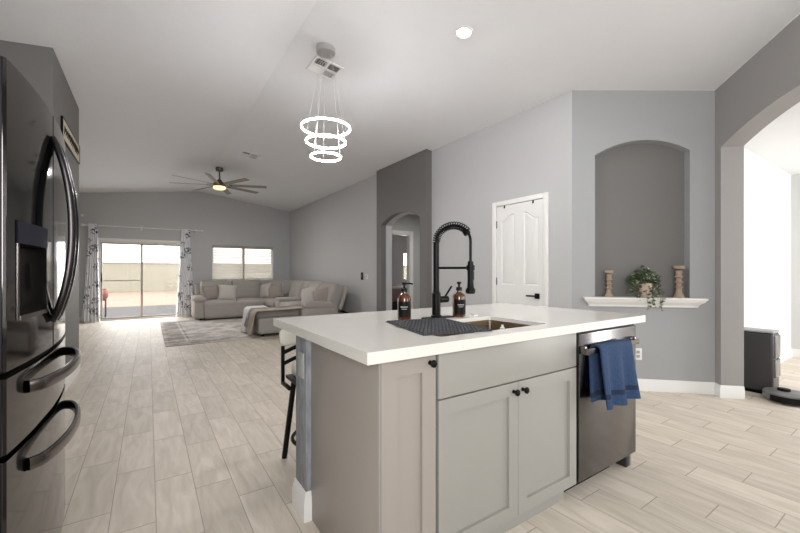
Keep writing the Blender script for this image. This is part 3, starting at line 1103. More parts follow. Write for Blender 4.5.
def soap(name, x, y, label, ang, lat):
    t = thing(name, label, 'soap dispenser', (x, y, 0.915), 'amber soap bottles by the faucet')
    z = 0.915
    bm = B(); lathe(bm, [(0, z + 0.001), (0.034, z + 0.001), (0.037, z + 0.004), (0.037, z + 0.115), (0.033, z + 0.126), (0.022, z + 0.136), (0.014, z + 0.141), (0.013, z + 0.150), (0, z + 0.150)], (x, y, 0), 24); bo = mk('bottle', bm, AMBER, t)
    bm = B()
    n = 14
    for (r0, r1, z0, z1, a0, a1, m_, nm) in ((0.0373, 0.0379, 0.016, 0.100, -1.05, 1.05, LABEL, 'label_patch'), (0.0380, 0.0383, 0.068, 0.073, -0.55, 0.5, LABELT, 'label_print'), (0.0380, 0.0383, 0.058, 0.061, -0.4, 0.35, LABELT, 'label_print')):
        bm = B()
        fa_ = atan2(-y, -x) + lat
        rows = [[], [], [], []]
        for k in range(n + 1):
            a = fa_ + a0 + (a1 - a0) * k / n
            for ri, (rr, zz) in enumerate(((r0, z0), (r1, z0), (r1, z1), (r0, z1))):
                rows[ri].append(bm.verts.new((x + rr * cos(a), y + rr * sin(a), z + zz)))
        for ri in range(4):
            q = rows[(ri + 1) % 4]
            for k in range(n):
                bm.faces.new([rows[ri][k], rows[ri][k + 1], q[k + 1], q[k]])
        bm.faces.new([rows[i][0] for i in range(4)]); bm.faces.new([rows[i][n] for i in range(4)])
        mk(nm, bm, m_, bo)
    bm = B(); lathe(bm, [(0, z + 0.150), (0.017, z + 0.150), (0.017, z + 0.168), (0.008, z + 0.170), (0.006, z + 0.172), (0.006, z + 0.186), (0.012, z + 0.188), (0.012, z + 0.200), (0, z + 0.201)], (x, y, 0), 18)
    v = Vector((cos(ang), sin(ang), 0))
    tube(bm, [Vector((x, y, z + 0.194)), Vector((x, y, z + 0.194)) + v * 0.035, Vector((x, y, z + 0.190)) + v * 0.046], 0.0045, 8)
    mk('pump', bm, BLACKP, t)
    return t


soap('soap_dispenser', 1.142, 1.662, 'amber pump bottle with black label left of the black faucet', -0.45, 0.0)
soap('soap_dispenser', 1.478, 1.598, 'amber pump bottle with black label right of the black faucet', -2.3, 0.35)

# drying mat, ribbed, over the left part of the sink
bm = B()
Mm = Matrix.Translation((1.117, 1.375, 0)) @ Matrix.Rotation(-0.21, 4, 'Z') @ Matrix.Translation((-1.08, -1.425, 0))
box(bm, 0.915, 1.245, 1.20, 1.65, 0.9155, 0.919, 0.001, 1, Mm)
for k in range(25):
    y = 1.206 + k * 0.0176
    for q in range(18):
        x = 0.920 + q * 0.018 + (0.009 if k % 2 else 0)
        box(bm, x, min(1.243, x + 0.014), y, y + 0.010, 0.9188, 0.9240, 0, 1, Mm)
tag(mk('drying_mat', bm, MATG, base=(1.117, 1.375, 0.9155)), 'charcoal ribbed drying mat lying over left part of the sink', 'drying mat')

t = thing('dish_soap', 'small white and pale blue bottle standing inside the sink', 'bottle', (1.575, 1.365, 0.672))
bm = B(); lathe(bm, [(0, 0.673), (0.026, 0.673), (0.028, 0.68), (0.028, 0.82), (0.018, 0.845), (0.012, 0.85), (0, 0.85)], (1.575, 1.365, 0), 18); mk('bottle', bm, SPONGE, t)
bm = B(); lathe(bm, [(0, 0.85), (0.013, 0.85), (0.013, 0.872), (0.008, 0.876), (0.006, 0.888), (0, 0.888)], (1.575, 1.365, 0), 14); mk('cap', bm, WHITEPL, t)
# ================================================================ refrigerator
FYC = 1.94


def fx(y, extra=0.0):
    return -0.333 + 0.028 * (1 - ((y - FYC) / 0.455) ** 2) + extra


def door_poly(y0, y1, back=-0.43, n=14, extra=0.0):
    pts = [(back, y0)]
    for k in range(n + 1):
        y = y0 + (y1 - y0) * k / n
        pts.append((fx(y, extra), y))
    pts.append((back, y1))
    # soften the two front corners
    pts[1] = (pts[1][0] - 0.006, y0); pts.insert(2, (fx(y0 + 0.006, extra), y0 + 0.006))
    pts[-2] = (pts[-2][0] - 0.006, y1); pts.insert(-2, (fx(y1 - 0.006, extra), y1 - 0.006))
    return pts


t = thing('refrigerator', 'black stainless french door refrigerator with two freezer drawers', 'refrigerator', (-0.78, FYC, 0))
bm = B(); box(bm, -1.12, -0.437, 1.487, 2.393, 0.03, 1.752, 0.004); box(bm, -1.10, -0.47, 1.52, 2.36, 0.0, 0.03); mk('body', bm, FRSIDE, t)
for y in (1.53, 2.35):
    bm = B(); box(bm, -0.50, -0.40, y - 0.03, y + 0.03, 1.752, 1.782, 0.006); mk('hinge_cover', bm, BLACKP, t)
# left door, pierced for the dispenser recess
DY0, DY1, DZ0, DZ1 = 1.553, 1.835, 1.025, 1.255
bm = B()
extrude_xy(bm, door_poly(1.487, 1.9365), 0.888, DZ0)
extrude_xy(bm, door_poly(1.487, 1.9365), 1.325, 1.772)
extrude_xy(bm, door_poly(1.487, DY0), DZ0, 1.325)
extrude_xy(bm, door_poly(DY1, 1.9365), DZ0, 1.325)
extrude_xy(bm, [(-0.43, DY0), (-0.385, DY0), (-0.385, DY1), (-0.43, DY1)], DZ0, 1.325)
DL = mk('door', bm, FRIDGE, t, 30)
bm = B(); extrude_xy(bm, door_poly(1.9435, 2.393), 0.888, 1.772); DR = mk('door', bm, FRIDGE, t, 30)
bm = B(); box(bm, -0.43, -0.3405, 1.4852, 1.4869, 0.89, 1.77); mk('side_trim', bm, BLACKP, DL)
bm = B()
pl = [(-0.384, DY0 + 0.002)] + [(fx(DY0 + (DY1 - DY0) * k / 8, 0.004), DY0 + 0.002 + (DY1 - DY0 - 0.004) * k / 8) for k in range(9)] + [(-0.384, DY1 - 0.002)]
extrude_xy(bm, pl, 1.256, 1.324); mk('display', bm, NAVY, DL, label='dark glass dispenser display')
bm = B()
for (ya, yb, za, zb) in ((DY0 + 0.001, DY0 + 0.012, DZ0, 1.255), (DY1 - 0.012, DY1 - 0.001, DZ0, 1.255)):
    extrude_xy(bm, [(-0.384, ya), (fx(ya, 0.003), ya), (fx(yb, 0.003), yb), (-0.384, yb)], za, zb)
extrude_xy(bm, [(-0.384, DY0 + 0.012)] + [(fx(DY0 + 0.012 + (DY1 - DY0 - 0.024) * k / 6, 0.006), DY0 + 0.012 + (DY1 - DY0 - 0.024) * k / 6) for k in range(7)] + [(-0.384, DY1 - 0.012)], DZ0, DZ0 + 0.014)
mk('dispenser_frame', bm, HANDLE, DL)
bm = B(); box(bm, -0.384, -0.376, DY0 + 0.013, DY1 - 0.013, DZ0 + 0.015, 1.255); box(bm, -0.376, -0.362, 1.69, 1.73, 1.10, 1.20, 0.004); mk('dispenser_paddle', bm, FRSIDE, DL)

# bowed bar handles
def bow(bm, pts, hw, hd, side):
    """rounded-rectangle bar swept along pts; side = unit vector across the bar"""
    n = len(pts)
    rings = []
    for i in range(n):
        p = Vector(pts[i])
        tan = (Vector(pts[min(i + 1, n - 1)]) - Vector(pts[max(i - 1, 0)])).normalized()
        s = Vector(side)
        s = (s - tan * s.dot(tan)).normalized()
        o = tan.cross(s)
        ring = []
        for k in range(12):
            a = 2 * pi * k / 12
            cx_, sx_ = cos(a), sin(a)
            e = 0.55
            ring.append(bm.verts.new(p + s * hw * (abs(cx_) ** e) * (1 if cx_ > 0 else -1) + o * hd * (abs(sx_) ** e) * (1 if sx_ > 0 else -1)))
        rings.append(ring)
    for a, b in zip(rings, rings[1:]):
        for k in range(12):
            bm.faces.new([a[k], a[(k + 1) % 12], b[(k + 1) % 12], b[k]])
    bm.faces.new(rings[0]); bm.faces.new(rings[-1])


for y, D in ((1.905, DL), (1.975, DR)):
    pts = []
    z0, z1, n = 0.985, 1.677, 28
    for k in range(n + 1):
        u = k / n
        pts.append((fx(y) + 0.002 + 0.058 * (4 * u * (1 - u)) ** 0.8, y, z0 + (z1 - z0) * u))
    bm = B(); bow(bm, pts, 0.017, 0.012, (0, 1, 0)); mk('handle', bm, DHANDLE, D)

for (z0, z1, hz, nm) in ((0.655, 0.868, 0.808, 'freezer_drawer'), (0.060, 0.635, 0.563, 'freezer_drawer')):
    bm = B(); extrude_xy(bm, door_poly(1.487, 2.393, n=28), z0, z1); d = mk(nm, bm, FRIDGE, t, 30)
    bm = B(); box(bm, -0.43, -0.3405, 1.4852, 1.4869, z0 + 0.002, z1 - 0.002); mk('side_trim', bm, BLACKP, d)
    pts = []
    n = 36
    for k in range(n + 1):
        u = k / n
        y = 1.635 + (2.285 - 1.635) * u
        pts.append((fx(y) + 0.002 + 0.060 * (4 * u * (1 - u)) ** 0.45, y, hz - 0.0))
    bm = B(); bow(bm, pts, 0.020, 0.010, (0, 0, 1)); mk('handle', bm, HANDLE, d)
bm = B(); box(bm, -0.45, -0.385, 1.50, 2.38, 0.0, 0.055, 0.004); mk('kick_grille', bm, BLACKP, t)
bm = B(); extrude_xy(bm, door_poly(1.49, 2.39, back=-0.438, extra=-0.03), 0.637, 0.653); extrude_xy(bm, door_poly(1.49, 2.39, back=-0.438, extra=-0.03), 0.870, 0.886); mk('gasket', bm, BLACKP, t)

# sign on the wall beyond the refrigerator
t = thing('wall_sign', 'long cream sign in a dark frame high on the wall beyond the refrigerator', 'sign', (-0.69, 5.24, 2.44))
bm = B()
for (y0, y1, z0, z1) in ((4.72, 5.77, 2.44, 2.447), (4.72, 5.77, 2.643, 2.65), (4.72, 4.732, 2.447, 2.643), (5.758, 5.77, 2.447, 2.643)):
    box(bm, -0.69, -0.672, y0, y1, z0, z1, 0.001)
mk('frame', bm, BLACKP, t)
bm = B(); box(bm, -0.6895, -0.676, 4.733, 5.757, 2.4475, 2.6425); bd = mk('board', bm, SIGNB, t)
bm = B()
rng = random.Random(3)
y = 4.80
while y < 5.69:
    w = rng.uniform(0.05, 0.08)
    z0 = 2.50 + rng.uniform(0, 0.01)
    z1 = 2.59 + rng.uniform(-0.015, 0.01)
    ym = y + w / 2
    pts = [(-0.6745, y, z0), (-0.6745, ym - 0.01, z1), (-0.6745, ym + 0.01, z0 + 0.03), (-0.6745, y + w, z1 - 0.01)]
    tube(bm, pts, 0.005, 6)
    y += w + 0.02
mk('brush_strokes', bm, GRILLD, bd)

# ================================================================ ceiling fixtures
def ring_mesh(bm, c, R, w, h, seg=64):
    """flat band ring: outer radius R, width w, height h"""
    prof = [(R - w, 0), (R, 0), (R, h), (R - w, h)]
    rr = []
    for (r, z) in prof:
        rr.append([bm.verts.new((c[0] + r * cos(2 * pi * k / seg), c[1] + r * sin(2 * pi * k / seg), c[2] + z)) for k in range(seg)])
    for i in range(4):
        a, b = rr[i], rr[(i + 1) % 4]
        for k in range(seg):
            bm.faces.new([a[k], a[(k + 1) % seg], b[(k + 1) % seg], b[k]])


CX, CY = 1.415, 3.39
t = thing('chandelier', 'three lit LED rings hanging from a round chrome ceiling plate', 'chandelier', (CX, CY, 2.28))
ztop = cz(CX)
bm = B(); lathe(bm, [(0, ztop + 0.01), (0.088, ztop + 0.01), (0.09, ztop - 0.045), (0.086, ztop - 0.05), (0, ztop - 0.05)], (CX, CY, 0), 40); mk('canopy', bm, CHROME, t)
for R_, zr, nm in ((0.238, 2.55, 3), (0.194, 2.415, 3), (0.150, 2.272, 3)):
    bm = B(); ring_mesh(bm, (CX, CY, zr), R_ - 0.004, 0.009, 0.013); g = mk('light_ring', bm, RINGL, t)
    bm = B(); ring_mesh(bm, (CX, CY, zr + 0.013), R_ - 0.003, 0.012, 0.004); mk('ring_rim', bm, WHITEPL, g)
    for k in range(3):
        a = 2 * pi * k / 3 + R_ * 9
        bm = B(); tube(bm, [(CX + 0.05 * cos(a), CY + 0.05 * sin(a), ztop - 0.049), (CX + (R_ - 0.01) * cos(a), CY + (R_ - 0.01) * sin(a), zr + 0.0165)], 0.0014, 5); mk('cable', bm, CHROME, t)

fxc, fyc = 1.225, 8.58
zt = cz(fxc)
t = thing('ceiling_fan', 'pewter windmill ceiling fan with eight blades and lit lamp', 'ceiling fan', (fxc, fyc, 2.9))
bm = B(); lathe(bm, [(0, zt + 0.01), (0.07, zt + 0.01), (0.075, zt - 0.04), (0.06, zt - 0.07), (0.02, zt - 0.075), (0, zt - 0.075)], (fxc, fyc, 0), 24); mk('canopy', bm, FANB, t)
bm = B(); tube(bm, [(fxc, fyc, zt - 0.07), (fxc, fyc, 3.08)], 0.014, 12); mk('downrod', bm, FANB, t)
bm = B(); lathe(bm, [(0, 3.10), (0.035, 3.10), (0.06, 3.06), (0.10, 3.04), (0.125, 3.01), (0.125, 2.97), (0.11, 2.955), (0, 2.955)], (fxc, fyc, 0), 28); mk('motor', bm, FANB, t)
bm = B(); lathe(bm, [(0, 2.955), (0.118, 2.955), (0.124, 2.94), (0.118, 2.91), (0.08, 2.895), (0, 2.89)], (fxc, fyc, 0), 28); mk('lamp', bm, WARML, t)
la = area('fan_lamp_light', (fxc, fyc, 2.88), (fxc, fyc, 0), 0.2, 0.2, 30, (1, 0.985, 0.96))
la.parent = t; la.location = (0, 0, -0.02)
for k in range(8):
    a = radians(-21 + 45 * k)
    Mb = Matrix.Translation((fxc, fyc, 2.99)) @ Matrix.Rotation(a, 4, 'Z') @ Matrix.Rotation(radians(-14), 4, 'X')
    bm = B(); box(bm, 0.19, 0.93, -0.052, 0.052, -0.004, 0.004, 0.002, 1, Mb); b = mk('blade', bm, FANM, t)
    bm = B(); box(bm, 0.10, 0.25, -0.014, 0.014, -0.012, -0.004, 0.002, 1, Mb); mk('blade_bracket', bm, FANB, b)


def vent(cx_, cy_, label, s=0.15):
    """four-way diffuser lying on the sloped ceiling"""
    zc = cz(cx_)
    sl = math.atan(0.133) * (1 if cx_ > 1.13 else -1)
    Mv = Matrix.Translation((cx_, cy_, zc)) @ Matrix.Rotation(sl, 4, 'Y')
    t = thing('ceiling_vent', label, 'vent', (cx_, cy_, zc), 'ceiling air registers')
    bm = B()
    for (x0, x1, y0, y1) in ((-s, s, -s, -s + 0.025), (-s, s, s - 0.025, s), (-s, -s + 0.025, -s + 0.025, s - 0.025), (s - 0.025, s, -s + 0.025, s - 0.025), (-0.012, 0.012, -s + 0.025, s - 0.025), (-s + 0.025, -0.012, -0.012, 0.012), (0.012, s - 0.025, -0.012, 0.012)):
        box(bm, x0, x1, y0, y1, -0.012, -0.001, 0.001, 1, Mv)
    mk('frame', bm, WHITEPL, t)
    bm = B(); box(bm, -s + 0.02, s - 0.02, -s + 0.02, s - 0.02, -0.0025, -0.0008, 0, 1, Mv); mk('duct_opening', bm, GRILLD, t)
    q = s - 0.025 - 0.012
    for sx, sy in ((1, 1), (1, -1), (-1, 1), (-1, -1)):
        bm = B()
        for k in range(5):
            o = 0.012 + q * (k + 0.5) / 5
            ang = 0.7
            if sx * sy > 0:
                Ms = Mv @ Matrix.Translation((sx * o, sy * (0.012 + q / 2), -0.007)) @ Matrix.Rotation(ang * sx, 4, 'Y')
                box(bm, -0.006, 0.006, -q / 2, q / 2, -0.0008, 0.0008, 0, 1, Ms)
            else:
                Ms = Mv @ Matrix.Translation((sx * (0.012 + q / 2), sy * o, -0.007)) @ Matrix.Rotation(-ang * sy, 4, 'X')
                box(bm, -q / 2, q / 2, -0.006, 0.006, -0.0008, 0.0008, 0, 1, Ms)
        mk('louver_panel', bm, WHITEPL, t)
    return t


vent(1.53, 3.695, 'square ceiling air vent right beside the ring chandelier plate')
vent(1.53, 7.19, 'small distant square ceiling vent near the ceiling fan')

t = thing('downlight', 'round lit recessed downlight in the ceiling above the island', 'downlight', (2.228, 2.347, cz(2.228)))
Md = Matrix.Rotation(math.atan(0.133), 3, 'Y')
bm = B(); lathe(bm, [(0, -0.001), (0.058, -0.001), (0.056, -0.006), (0, -0.006)], (2.228, 2.347, cz(2.228)), 32, Md); mk('lens', bm, CANL, t)
bm = B(); lathe(bm, [(0.058, -0.0005), (0.082, -0.0005), (0.080, -0.008), (0.060, -0.010)], (2.228, 2.347, cz(2.228)), 32, Md, caps=False); mk('trim_ring', bm, WHITEPL, t)
la = area('downlight_lamp', (2.226, 2.347, cz(2.228) - 0.02), (2.2, 2.347, 0), 0.11, 0.11, 13, (1, 0.985, 0.96))
la.parent = t; la.location = (-0.002, 0, -0.02)

# ================================================================ far end: curtains, blind
YR = 11.36
t = thing('curtain_rod', 'white curtain rod above the sliding glass door', 'curtain rod', (-0.05, YR, 2.28))
bm = B(); tube(bm, [(-1.24, YR, 2.28), (1.16, YR, 2.28)], 0.015, 12); mk('rod', bm, WHITEPL, t)
for s in (-1, 1):
    x = -1.24 if s < 0 else 1.16
    bm = B(); lathe(bm, [(0.012, 0), (0.022, 0.005), (0.022, 0.015), (0.03, 0.02), (0.034, 0.045), (0.02, 0.065), (0, 0.07)], (x, YR, 2.28), 16, Matrix.Rotation(s * pi / 2, 3, 'Y')); mk('finial', bm, WHITEPL, t)
for x in (-1.12, -0.15, 1.06):
    bm = B(); box(bm, x - 0.02, x + 0.02, 11.43, 11.4495, 2.22, 2.32, 0.004); box(bm, x - 0.01, x + 0.01, YR - 0.005, 11.431, 2.245, 2.262, 0.003); tube(bm, [(x, YR - 0.018, 2.29), (x, YR - 0.016, 2.262), (x, YR + 0.01, 2.256)], 0.008, 8); mk('bracket', bm, WHITEPL, t)


def curtain(xt0, xt1, xb0, xb1, label, ph):
    rows = []
    nz, nx = 22, 46
    for i in range(nz + 1):
        f = i / nz
        z = 2.315 + (0.012 - 2.315) * f
        g = f ** 1.3
        row = []
        for j in range(nx + 1):
            u = j / nx
            x = (xt0 + (xt1 - xt0) * u) * (1 - g) + (xb0 + (xb1 - xb0) * u) * g
            amp = 0.016 + 0.028 * f
            y = YR - 0.016 + amp * sin(u * 2 * pi * 5 + ph + 0.5 * sin(f * 3)) - 0.02 - 0.02 * f
            row.append((x, y, z))
        rows.append(row)
    bm = B(); sheet(bm, rows, 0.004)
    o = mk('curtain', bm, CURT, base=((xb0 + xb1) / 2, YR, 0.01), smooth=70)
    tag(o, label, 'curtain', 'floral curtains at the sliding door')


curtain(-1.17, -1.00, -1.29, -0.95, 'white curtain with grey flowers left of the sliding glass door', 0.3)
curtain(0.71, 0.91, 0.57, 1.03, 'white curtain with grey flowers beside the sofa, right of the glass door', 1.1)

def blind(x0, x1, label):
    t = thing('window_blind', label, 'blind', ((x0 + x1) / 2, 11.46, 1.0), 'slatted blinds in the living room window')
    bm = B(); box(bm, x0, x1, 11.445, 11.487, 1.845, 1.925, 0.004); mk('valance', bm, BLINDH, t)
    bm = B()
    z = 1.815
    Mx = Matrix.Rotation(-0.8, 4, 'X')
    while z > 0.97:
        Ms = Matrix.Translation(((x0 + x1) / 2, 11.467, z)) @ Mx
        box(bm, -(x1 - x0) / 2 + 0.012, (x1 - x0) / 2 - 0.012, -0.024, 0.024, -0.0015, 0.0015, 0, 1, Ms)
        z -= 0.044
    mk('slats', bm, BLIND, t)
    for x in (x0 + 0.12, x1 - 0.12):
        bm = B(); tube(bm, [(x, 11.440, 1.845), (x, 11.440, 0.96)], 0.002, 5); mk('ladder_cord', bm, BLIND, t)
    bm = B(); box(bm, x0 + 0.01, x1 - 0.01, 11.447, 11.487, 0.935, 0.955, 0.003); mk('bottom_rail', bm, BLIND, t)


blind(1.455, 2.262, 'white slatted blind over left half of the window behind the sofa')
blind(2.288, 3.095, 'white slatted blind over right half of the window behind the sofa')

bm = B(); lathe(bm, [(0, 0), (0.03, 0), (0.03, 0.012), (0.024, 0.022), (0, 0.024)], (-1.29, 11.4495, 2.51), 20, Matrix.Rotation(pi / 2, 3, 'X'))
tag(mk('wall_sensor', bm, WHITEPL, base=(-1.29, 11.4495, 2.51)), 'tiny white round device on the far wall above left end of curtain rod', 'sensor')

# red thing outside the glass
bm = B(); lathe(bm, [(0, 0.0), (0.10, 0.0), (0.14, 0.06), (0.15, 0.16), (0.12, 0.24), (0.10, 0.26), (0.11, 0.28), (0.09, 0.285), (0, 0.25)], (-1.02, 12.35, 0.47), 20)
tag(mk('clay_pot', bm, REDC, base=(-1.02, 12.35, 0.47)), 'rounded orange-red pot outside left edge of the sliding glass door', 'pot')
t = thing('patio_stand', 'low dark stand outside the glass door under the orange-red pot', 'stand', (-1.02, 12.35, -0.02))
bm = B(); box(bm, -1.13, -0.91, 12.24, 12.46, 0.445, 0.47, 0.004); mk('top', bm, FRSIDE, t)
for sx in (-1, 1):
    for sy in (-1, 1):
        bm = B(); tube(bm, [(-1.02 + 0.09 * sx, 12.35 + 0.09 * sy, 0.445), (-1.02 + 0.09 * sx, 12.35 + 0.09 * sy, -0.02)], 0.012, 8); mk('leg', bm, FRSIDE, t)

# ================================================================ living room
RUG = (0.22, 2.62, 6.92, 10.42)
bm = B(); box(bm, RUG[0], RUG[1], RUG[2], RUG[3], 0.0005, 0.010, 0.003, 1)
tag(mk('area_rug', bm, rug_mat(*RUG), base=(1.42, 8.67, 0)), 'faded grey bordered area rug on the floor before the sofa', 'rug')

t = thing('sectional_sofa', 'large taupe sectional sofa with chaise in the living room corner', 'sofa', (2.3, 9.2, 0))
def cush(name, c, half, r, puff=0.0, axis=2, M=None, m=SOFA, parent=None):
    bm = B(); rbox(bm, c, half, r, 4, puff, axis, M); return mk(name, bm, m, parent or t, 60)
# left run along the far wall, facing the camera
cush('base', (1.83, 10.66, 0.20), (0.72, 0.46, 0.15), 0.05)
cush('seat_cushion', (1.48, 10.52, 0.385), (0.375, 0.42, 0.085), 0.06, 0.025)
cush('seat_cushion', (2.23, 10.52, 0.385), (0.375, 0.42, 0.085), 0.06, 0.025)
cush('front_panel', (1.84, 10.17, 0.245), (0.73, 0.06, 0.205), 0.05, 0.012, 1)
A = cush('arm', (1.02, 10.64, 0.26), (0.11, 0.47, 0.22), 0.05)
cush('arm_pad', (1.03, 10.60, 0.515), (0.13, 0.46, 0.07), 0.065, 0.01, 2, None, SOFA, A)
for x in (1.05, 2.5):
    for y in (10.24, 11.05):
        bm = B(); lathe(bm, [(0.025, 0.0), (0.03, 0.05)], (x, y, 0.0105), 12); mk('foot', bm, BLACKP, t)
Mb = Matrix.Rotation(-0.16, 3, 'X')
for x in (1.49, 2.25):
    bc = cush('back_cushion', (x, 10.99, 0.69), (0.38, 0.11, 0.265), 0.08, 0.03, 1, Mb)
    cush('headrest', (x, 11.03, 0.90), (0.37, 0.10, 0.055), 0.05, 0.0, 2, None, SOFA, bc)
cush('back_frame', (1.85, 11.14, 0.48), (0.85, 0.08, 0.40), 0.05)
# corner wedge
Mc = Matrix.Rotation(-pi / 4, 3, 'Z')
cush('corner_base', (3.0, 10.62, 0.22), (0.46, 0.50, 0.17), 0.05)
cush('corner_seat', (2.93, 10.55, 0.39), (0.45, 0.45, 0.08), 0.06, 0.02)
cush('corner_back', (3.14, 10.78, 0.68), (0.44, 0.11, 0.27), 0.08, 0.03, 1, Mc @ Mb)
# right run along the side wall, facing left
cush('base', (2.98, 8.95, 0.20), (0.42, 1.25, 0.15), 0.05)
for y in (8.32, 9.70):
    cush('seat_cushion', (2.86, y, 0.40), (0.38, 0.36, 0.085), 0.06, 0.025)
cush('console', (2.82, 8.90, 0.36), (0.34, 0.17, 0.16), 0.05)
cush('console_pad', (2.78, 8.90, 0.53), (0.30, 0.16, 0.05), 0.045, 0.01)
Mr = Matrix.Rotation(0.22, 3, 'Y')
for y, hy, dx in ((8.33, 0.37, 0), (8.98, 0.26, 0.03), (9.66, 0.40, 0)):
    bc = cush('back_cushion', (3.27 + dx, y, 0.69), (0.12, hy, 0.27), 0.08, 0.035, 0, Mr)
    cush('headrest', (3.31 + dx, y, 0.89), (0.10, hy - 0.01, 0.055), 0.05, 0.0, 2, None, SOFA, bc)
# near end: chaise, arm, reclined back
cush('chaise_base', (2.42, 7.42, 0.20), (0.79, 0.46, 0.15), 0.05)
cush('chaise_cushion', (2.30, 7.52, 0.385), (0.67, 0.38, 0.07), 0.06, 0.02)
A = cush('arm', (2.80, 7.07, 0.29), (0.38, 0.12, 0.20), 0.05)
cush('arm_pad', (2.80, 7.07, 0.52), (0.33, 0.13, 0.065), 0.06, 0.01, 2, Matrix.Rotation(0.06, 3, 'Y'), SOFA, A)
Mr2 = Matrix.Rotation(0.34, 3, 'Y')
bc = cush('back_cushion', (3.20, 7.50, 0.66), (0.13, 0.40, 0.27), 0.08, 0.035, 0, Mr2)
cush('back_shell', (3.31, 7.40, 0.64), (0.035, 0.42, 0.27), 0.03, 0.0, 0, Mr2)
bm = B(); tube(bm, [(3.20, 6.99, 0.42), (3.42, 6.99, 0.33)], 0.012, 8); tube(bm, [(3.42, 6.99, 0.33), (3.42, 7.8, 0.33)], 0.012, 8); mk('recline_bracket', bm, BLACKM, t)
for x in (1.72, 2.4, 3.2):
    for y in (7.05, 7.8):
        bm = B(); lathe(bm, [(0.025, 0.0), (0.03, 0.05)], (x, y, 0.0105), 12); mk('foot', bm, BLACKP, t)


def put_pillow(c, w, h, th, yaw, tilt, m, label, roll=0.0):
    M = Matrix.Rotation(yaw, 3, 'Z') @ Matrix.Rotation(pi / 2 - tilt, 3, 'X') @ Matrix.Rotation(roll, 3, 'Z')
    bm = B(); pillow(bm, c, w, h, th, M)
    o = mk('throw_pillow', bm, m, base=(c[0], c[1], c[2] - h / 2), smooth=80)
    tag(o, label, 'pillow', 'throw pillows on the sofa')
    pts = []
    n = 12
    for (i0, j0, di, dj) in ((0, 0, 1, 0), (n, 0, 0, 1), (n, n, -1, 0), (0, n, 0, -1)):
        for k in range(n):
            u, v = -1 + 2 * (i0 + di * k) / n, -1 + 2 * (j0 + dj * k) / n
            pts.append(M @ Vector((u * w / 2 * (1 - 0.06 * (1 - v * v) * abs(u) ** 3), v * h / 2 * (1 - 0.06 * (1 - u * u) * abs(v) ** 3), 0)) + Vector(c))
    bm = B(); tube(bm, pts, 0.006, 6, closed=True)
    mk('piping', bm, PIL_L, o, smooth=80)


put_pillow((1.31, 10.50, 0.655), 0.40, 0.40, 0.16, 0.22, 0.28, PIL_D, 'taupe throw pillow at the left arm of the sofa', 0.10)
put_pillow((1.66, 10.36, 0.655), 0.42, 0.42, 0.14, -0.15, 0.28, PIL_L, 'light grey throw pillow second from the sofa left arm', -0.08)
put_pillow((2.64, 10.56, 0.66), 0.40, 0.42, 0.14, -1.15, 0.22, PIL_L, 'light grey throw pillow standing in the sofa corner', 0.15)
put_pillow((2.84, 10.28, 0.64), 0.42, 0.40, 0.15, -0.75, 0.35, PIL_D, 'taupe throw pillow leaning in the sofa corner', 0.25)
put_pillow((2.86, 7.72, 0.655), 0.44, 0.46, 0.15, -1.0, 0.42, PIL_L, 'light speckled throw pillow above the chaise, left of a darker one', 0.3)
put_pillow((3.00, 7.36, 0.66), 0.42, 0.40, 0.15, -0.85, 0.45, PIL_D, 'taupe throw pillow behind the near sofa arm', 0.35)


def throw(name, xs, y0, y1, drop, m, label, skew, ph):
    """blanket lying over the chaise, its end hanging down the left side"""
    prof = []
    x_end = 1.575
    for k in range(12):
        prof.append((xs + (x_end + 0.05 - xs) * k / 11, 0.485))
    for k in range(1, 5):
        a = pi / 2 * k / 4
        prof.append((x_end + 0.05 - 0.05 * sin(a), 0.485 - 0.05 * (1 - cos(a))))
    for k in range(1, 9):
        prof.append((x_end - 0.012 * k / 8 * (1 + drop), 0.435 - (0.435 - (0.40 - drop)) * k / 8))
    rows = []
    for i, (x, z) in enumerate(prof):
        row = []
        for j in range(19):
            u = j / 18
            y = y0 + (y1 - y0) * u + skew * (i / len(prof))
            w = 0.008 * sin(u * 14 + ph + i * 0.2)
            hang = max(0, i - 14) / 9
            row.append((x - 0.035 * hang * (1.3 + sin(u * 12 + ph)) + (0 if i < 12 else 0), y + 0.03 * hang * sin(u * 7), z + w * (1 - 0.5 * hang)))
        rows.append(row)
    bm = B(); sheet(bm, rows, 0.012)
    o = mk(name, bm, m, base=(xs, (y0 + y1) / 2, 0.48), smooth=80)
    tag(o, label, 'blanket', 'throws on the sofa chaise')
    return o


throw('throw_blanket', 1.95, 7.46, 7.89, 0.35, BL_L, 'pale grey throw hanging off the chaise end down to the rug', 0.02, 0.0)
throw('throw_blanket', 2.35, 7.24, 7.50, 0.24, BL_D, 'dark grey folded throw lying along the chaise', 0.0, 1.2)
throw('throw_blanket', 2.45, 6.965, 7.24, 0.33, BL_T, 'tan throw along the near edge of the chaise', 0.0, 2.1)

# switches on the far right wall
t = thing('light_switch', 'small black wall control on the grey living room wall', 'switch', (3.6, 6.758, 1.10))
bm = B(); box(bm, 3.590, 3.6, 6.70, 6.80, 1.02, 1.17, 0.004); mk('plate', bm, BLACKP, t)
bm = B(); box(bm, 3.585, 3.591, 6.725, 6.775, 1.06, 1.13, 0.002); mk('rocker', bm, FRSIDE, t)
t = thing('thermostat', 'small white wall control right of the black one', 'thermostat', (3.6, 6.548, 1.08))
bm = B(); box(bm, 3.578, 3.6, 6.49, 6.60, 1.03, 1.13, 0.006); mk('case', bm, WHITEPL, t)
bm = B(); box(bm, 3.5765, 3.579, 6.52, 6.57, 1.075, 1.11, 0.001); mk('screen', bm, GREYPL, t)

